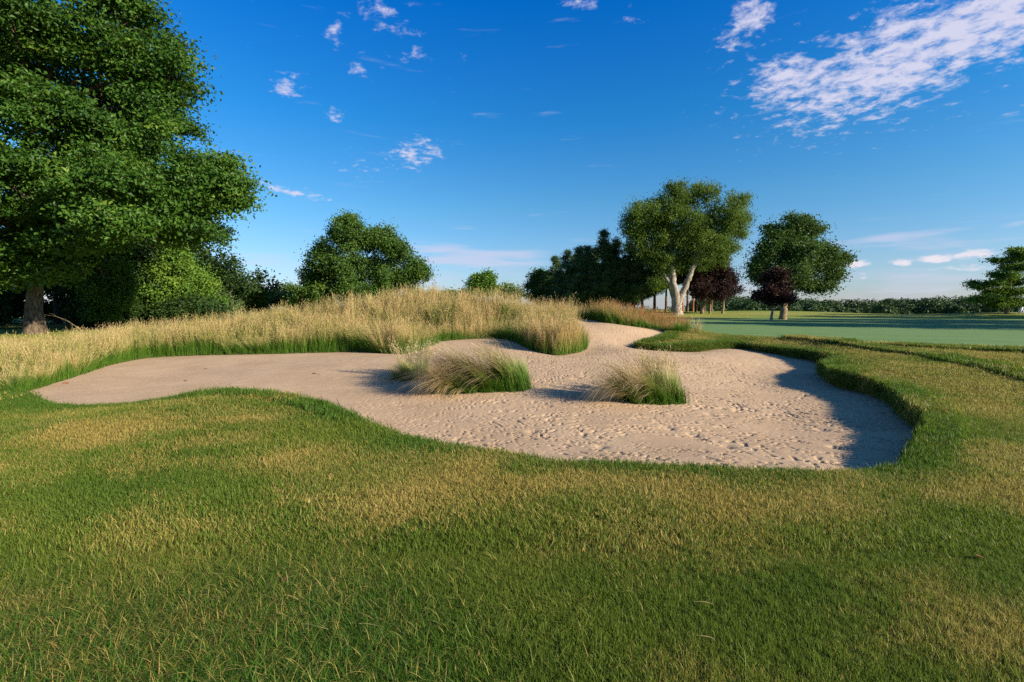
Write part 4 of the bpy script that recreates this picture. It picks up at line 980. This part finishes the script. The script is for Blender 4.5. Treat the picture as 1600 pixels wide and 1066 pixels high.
def partsC(root, z0):
    put_blades(root, z0, LC, 'upright_leaves', 800, .0, 0, .30, .25, 3.0, 1.2, (.05, .6), (.1, .9), (.35, .7), (.005, .009), 21, 0, .7)
    put_blades(root, z0, LC, 'swept_blades', 600, -.1, 0, .3, .25, 3.3, .6, (.5, 1.1), (.6, 1.4), (.5, .95), (.004, .008), 22, .3, 1.0)
    put_blades(root, z0, LC, 'flower_stems', 420, .05, .1, .36, .25, 1.2, 1.4, (.0, .4), (.1, .6), (.75, 1.1), (.003, .005), 23, .1, 1.2, heads=True)
clump('fescue_clump', 'smallest grass clump on the sand, at the left end of the large swept one', partsC, loc=LC, group='fescue clumps on the sand')

# grass at the neck of the bunker, right of the mound
def small_clump(name, label, px, py, n, L, mat_t, rust, seed, lean=(0, .5), rx=.25):
    q = np.random.RandomState(seed); zb = turf_at(px, py)
    r = np.sqrt(q.rand(n)) * rx; a_ = q.rand(n) * 6.28
    V, F, T, R, tips = blades(np.stack([r * np.cos(a_), r * np.sin(a_), np.full(n, -.03)], -1), q.rand(n) * 6.28, q.uniform(*lean, n), q.uniform(.1, 1, n), q.uniform(*L, n), q.uniform(.006, .012, n), 5, q)
    A = Acc(); A.add(V, F, t=T * mat_t[1] + mat_t[0], r=R, rust=np.full(len(V), rust))
    o = A.build(name, M['clump'], None); o.location = (px, py, zb); return tag(o, label, 'grass clump')
small_clump('dark_tussock', 'dark drooping grass tussock at the right end of the fescue, above the sand neck', 7.25, 21.0, 900, (.3, .62), (.02, .35), .6, 31, (.2, 1.1), .32)
small_clump('straw_tuft', 'thin pale straw tuft at the near edge of the green, right of the dark tussock', 8.25, 21.5, 110, (.5, 1.0), (.45, .8), .1, 32, (0, .45), .14)
small_clump('dead_grass_tuft', 'low grey-brown dead grass between the dark tussock and the straw tuft', 7.75, 21.1, 420, (.15, .34), (.5, .3), .8, 33, (.5, 1.3), .36)
for k_, (px, py, lab) in enumerate(((-.46, 3.96, 'pale green weed tuft in the lawn, furthest left of the three below the sand'), (.02, 3.77, 'pale green weed tuft in the lawn, right of its two neighbours below the sand'), (-.25, 3.45, 'pale green weed tuft in the lawn, nearest of the three below the sand'), (-.14, 2.30, 'pale green weed tuft beside the bare brown patch at the bottom of the view'))):
    tg = small_clump('weed_tuft', lab, px, py, 70, (.05, .12), (.28, .22), 0, 50 + k_, (.3, 1.3), .07 if k_ < 3 else .09); tg['category'] = 'weed'; tg['group'] = 'weed tufts in the lawn'

# fallen leaves
def leaf_shape(seed):
    q = np.random.RandomState(seed)
    o_ = np.array([(0, -.5), (.22, -.3), (.45, -.28), (.36, .0), (.5, .22), (.2, .22), (0, .55), (-.22, .24), (-.48, .2), (-.34, 0), (-.44, -.26), (-.2, -.3)])
    V = np.column_stack([o_ * .085, .010 * np.abs(o_[:, 0]) * 2 + q.uniform(0, .008, 12)]); V = np.vstack([[[0, 0, .004]], V])
    F = np.array([(0, i_ + 1, (i_ + 1) % 12 + 1) for i_ in range(12)]); return V, F
mL, q_ = newmat('dead_leaf'); geo = q_.n('ShaderNodeNewGeometry'); p_ = q_.n('ShaderNodeBsdfPrincipled')
q_.put(p_.inputs['Base Color'], q_.mix(q_.noise(geo.outputs['Position'], 40, 3), (.30, .12, .04), (.16, .07, .03))); p_.inputs['Roughness'].default_value = .8; finish(q_, p_.outputs[0])
LEAVES = [(-10.0, 10.75, 'brown fallen leaf on the sand at its narrow left tip', 1.5), (-5.1, 12.4, 'brown fallen leaf on the open sand left of the grass clumps', 1.3), (-4.95, 12.3, 'small brown leaf touching a larger one on the open sand', .9), (-.75, 13.2, 'brown fallen leaf on the sand behind the large clump', 1.5),
          (-8.6, 13.5, 'brown fallen leaf on the upper left sand', 1.1), (-7.9, 11.6, 'brown fallen leaf midway across the left sand', 1.0), (4.0, 4.05, 'brown fallen leaf on the lawn near the right corner of the sand', .8), (-1.35, 2.78, 'tan fallen leaf on the lawn at the bottom left', .7), (3.05, 3.05, 'pale tan fallen leaf on the lawn at the lower right', .7)]
V, F = leaf_shape(1); lm = mesh('fallen_leaf', V, [F], mL, link=False).data
for k_, (px, py, lab, sc_) in enumerate(LEAVES):
    o = bpy.data.objects.new('fallen_leaf', lm); C.objects.link(o)
    on_sand = 'sand' in lab and 'lawn' not in lab
    o.location = (px, py, (sand_at(px, py) if on_sand else turf_at(px, py) + .03) + .006); o.rotation_euler = (.25, .2 * (-1) ** k_, k_ * 1.7); o.scale = (sc_,) * 3
    tag(o, lab, 'leaf', 'fallen leaves')
# straw stems lying on the lawn
q = np.random.RandomState(8)
for k_, (px, py, a_, L_, lab) in enumerate(((-1.0, 2.35, 2.9, .16, 'pale dead grass stem lying on the dark lawn, bottom left'), (-.72, 2.36, 3.0, .13, 'pale dead grass stem lying right of a longer one, bottom left'), (1.05, 2.55, -.3, .10, 'straw stem lying on the lawn, bottom right of centre'), (.95, 2.27, -.4, .09, 'straw stem lying nearest the bottom edge, right of centre'), (-2.6, 3.6, .1, .14, 'straw stem lying on the lawn at the left'))):
    t_ = np.linspace(-.5, .5, 6); z_ = np.array([turf_at(px + math.cos(a_) * L_ * t, py + math.sin(a_) * L_ * t) for t in t_])
    V, F = tube(np.stack([math.cos(a_) * L_ * t_, math.sin(a_) * L_ * t_ + .004 * np.sin(t_ * 5), z_ - z_[2] + .040 + .004 * np.cos(t_ * 4)], -1), np.full(6, .0016), 5)
    m_, qq = newmat('dead_straw'); p_ = qq.n('ShaderNodeBsdfPrincipled'); qq.put(p_.inputs['Base Color'], qq.mix(qq.noise(None, 20, 2), (.30, .225, .08), (.40, .31, .13))); p_.inputs['Roughness'].default_value = .7; finish(qq, p_.outputs[0])
    o = mesh('dead_straw', V, [F], m_); o.location = (px, py, z_[2]); tag(o, lab, 'straw', 'straw stems on the lawn')
# fallen branch beyond the fescue, right of the maple trunk
q = np.random.RandomState(4); A = Acc()
bz = turf_at(-27, 30)
pts = np.array([(-3.4, 1.4, 1.25), (-2.2, 1.0, 1.12), (-1.0, .5, .82), (0, 0, .45), (.6, -.2, .12), (.9, -.3, -.02)]); V, F = tube(pts, [.012, .02, .028, .035, .04, .045], 6); A.add(V, F)
for t_ in (1, 2, 3):
    V, F = tube(np.array([pts[t_], pts[t_] + [-.3, .1, .16], pts[t_] + [-.65, .2, .2]]), [.012, .008, .004], 4); A.add(V, F)
o = A.build('fallen_branch', M['tanbark'], None, True); o.location = (-27, 30, bz); tag(o, 'long thin bare branch sloping down beyond the fescue, right of the maple trunk', 'branch')
# pale bag resting at the foot of the young oak
root = empty('golf_bag', (64.6, 61.6, turf_at(64.6, 61.6)), 'small pale bag lying at the foot of the young oak', 'bag')
mB, q_ = newmat('bag_cloth'); p_ = q_.n('ShaderNodeBsdfPrincipled'); q_.put(p_.inputs['Base Color'], q_.mix(q_.noise(None, 6, 3), (.62, .62, .66), (.72, .72, .74))); finish(q_, p_.outputs[0])
mD, q_ = newmat('bag_dark'); p_ = q_.n('ShaderNodeBsdfPrincipled'); q_.put(p_.inputs['Base Color'], q_.mix(q_.noise(None, 6, 3), (.05, .05, .06), (.09, .09, .1))); finish(q_, p_.outputs[0])
a0 = np.array([-.05, 0, .16]); a1 = np.array([.25, 0, .95])
V, F = tube(np.array([a0, a0 + (a1 - a0) * .1, a0 + (a1 - a0) * .6, a1]), [.10, .17, .18, .15], 10); mesh('bag_body', V, [F], mB, root, (), True)
V, F = tube(np.array([[.15, -.16, .2], [.22, -.2, .35], [.28, -.18, .6]]), [.03, .09, .04], 8); mesh('pocket', V, [F], mB, root, (), True)
V, F = tube(np.array([[.5, -.1, .2], [.7, -.1, .22], [.95, -.1, .18]]), [.08, .16, .1], 8); mesh('side_pouch', V, [F], mD, root, (), True)
V, F = tube(np.array([a1 + [-.12, 0, .02], a1 + [0, -.03, .12], a1 + [.12, 0, .02]]), [.015, .02, .015], 6); mesh('handle', V, [F], mD, root, (), True)
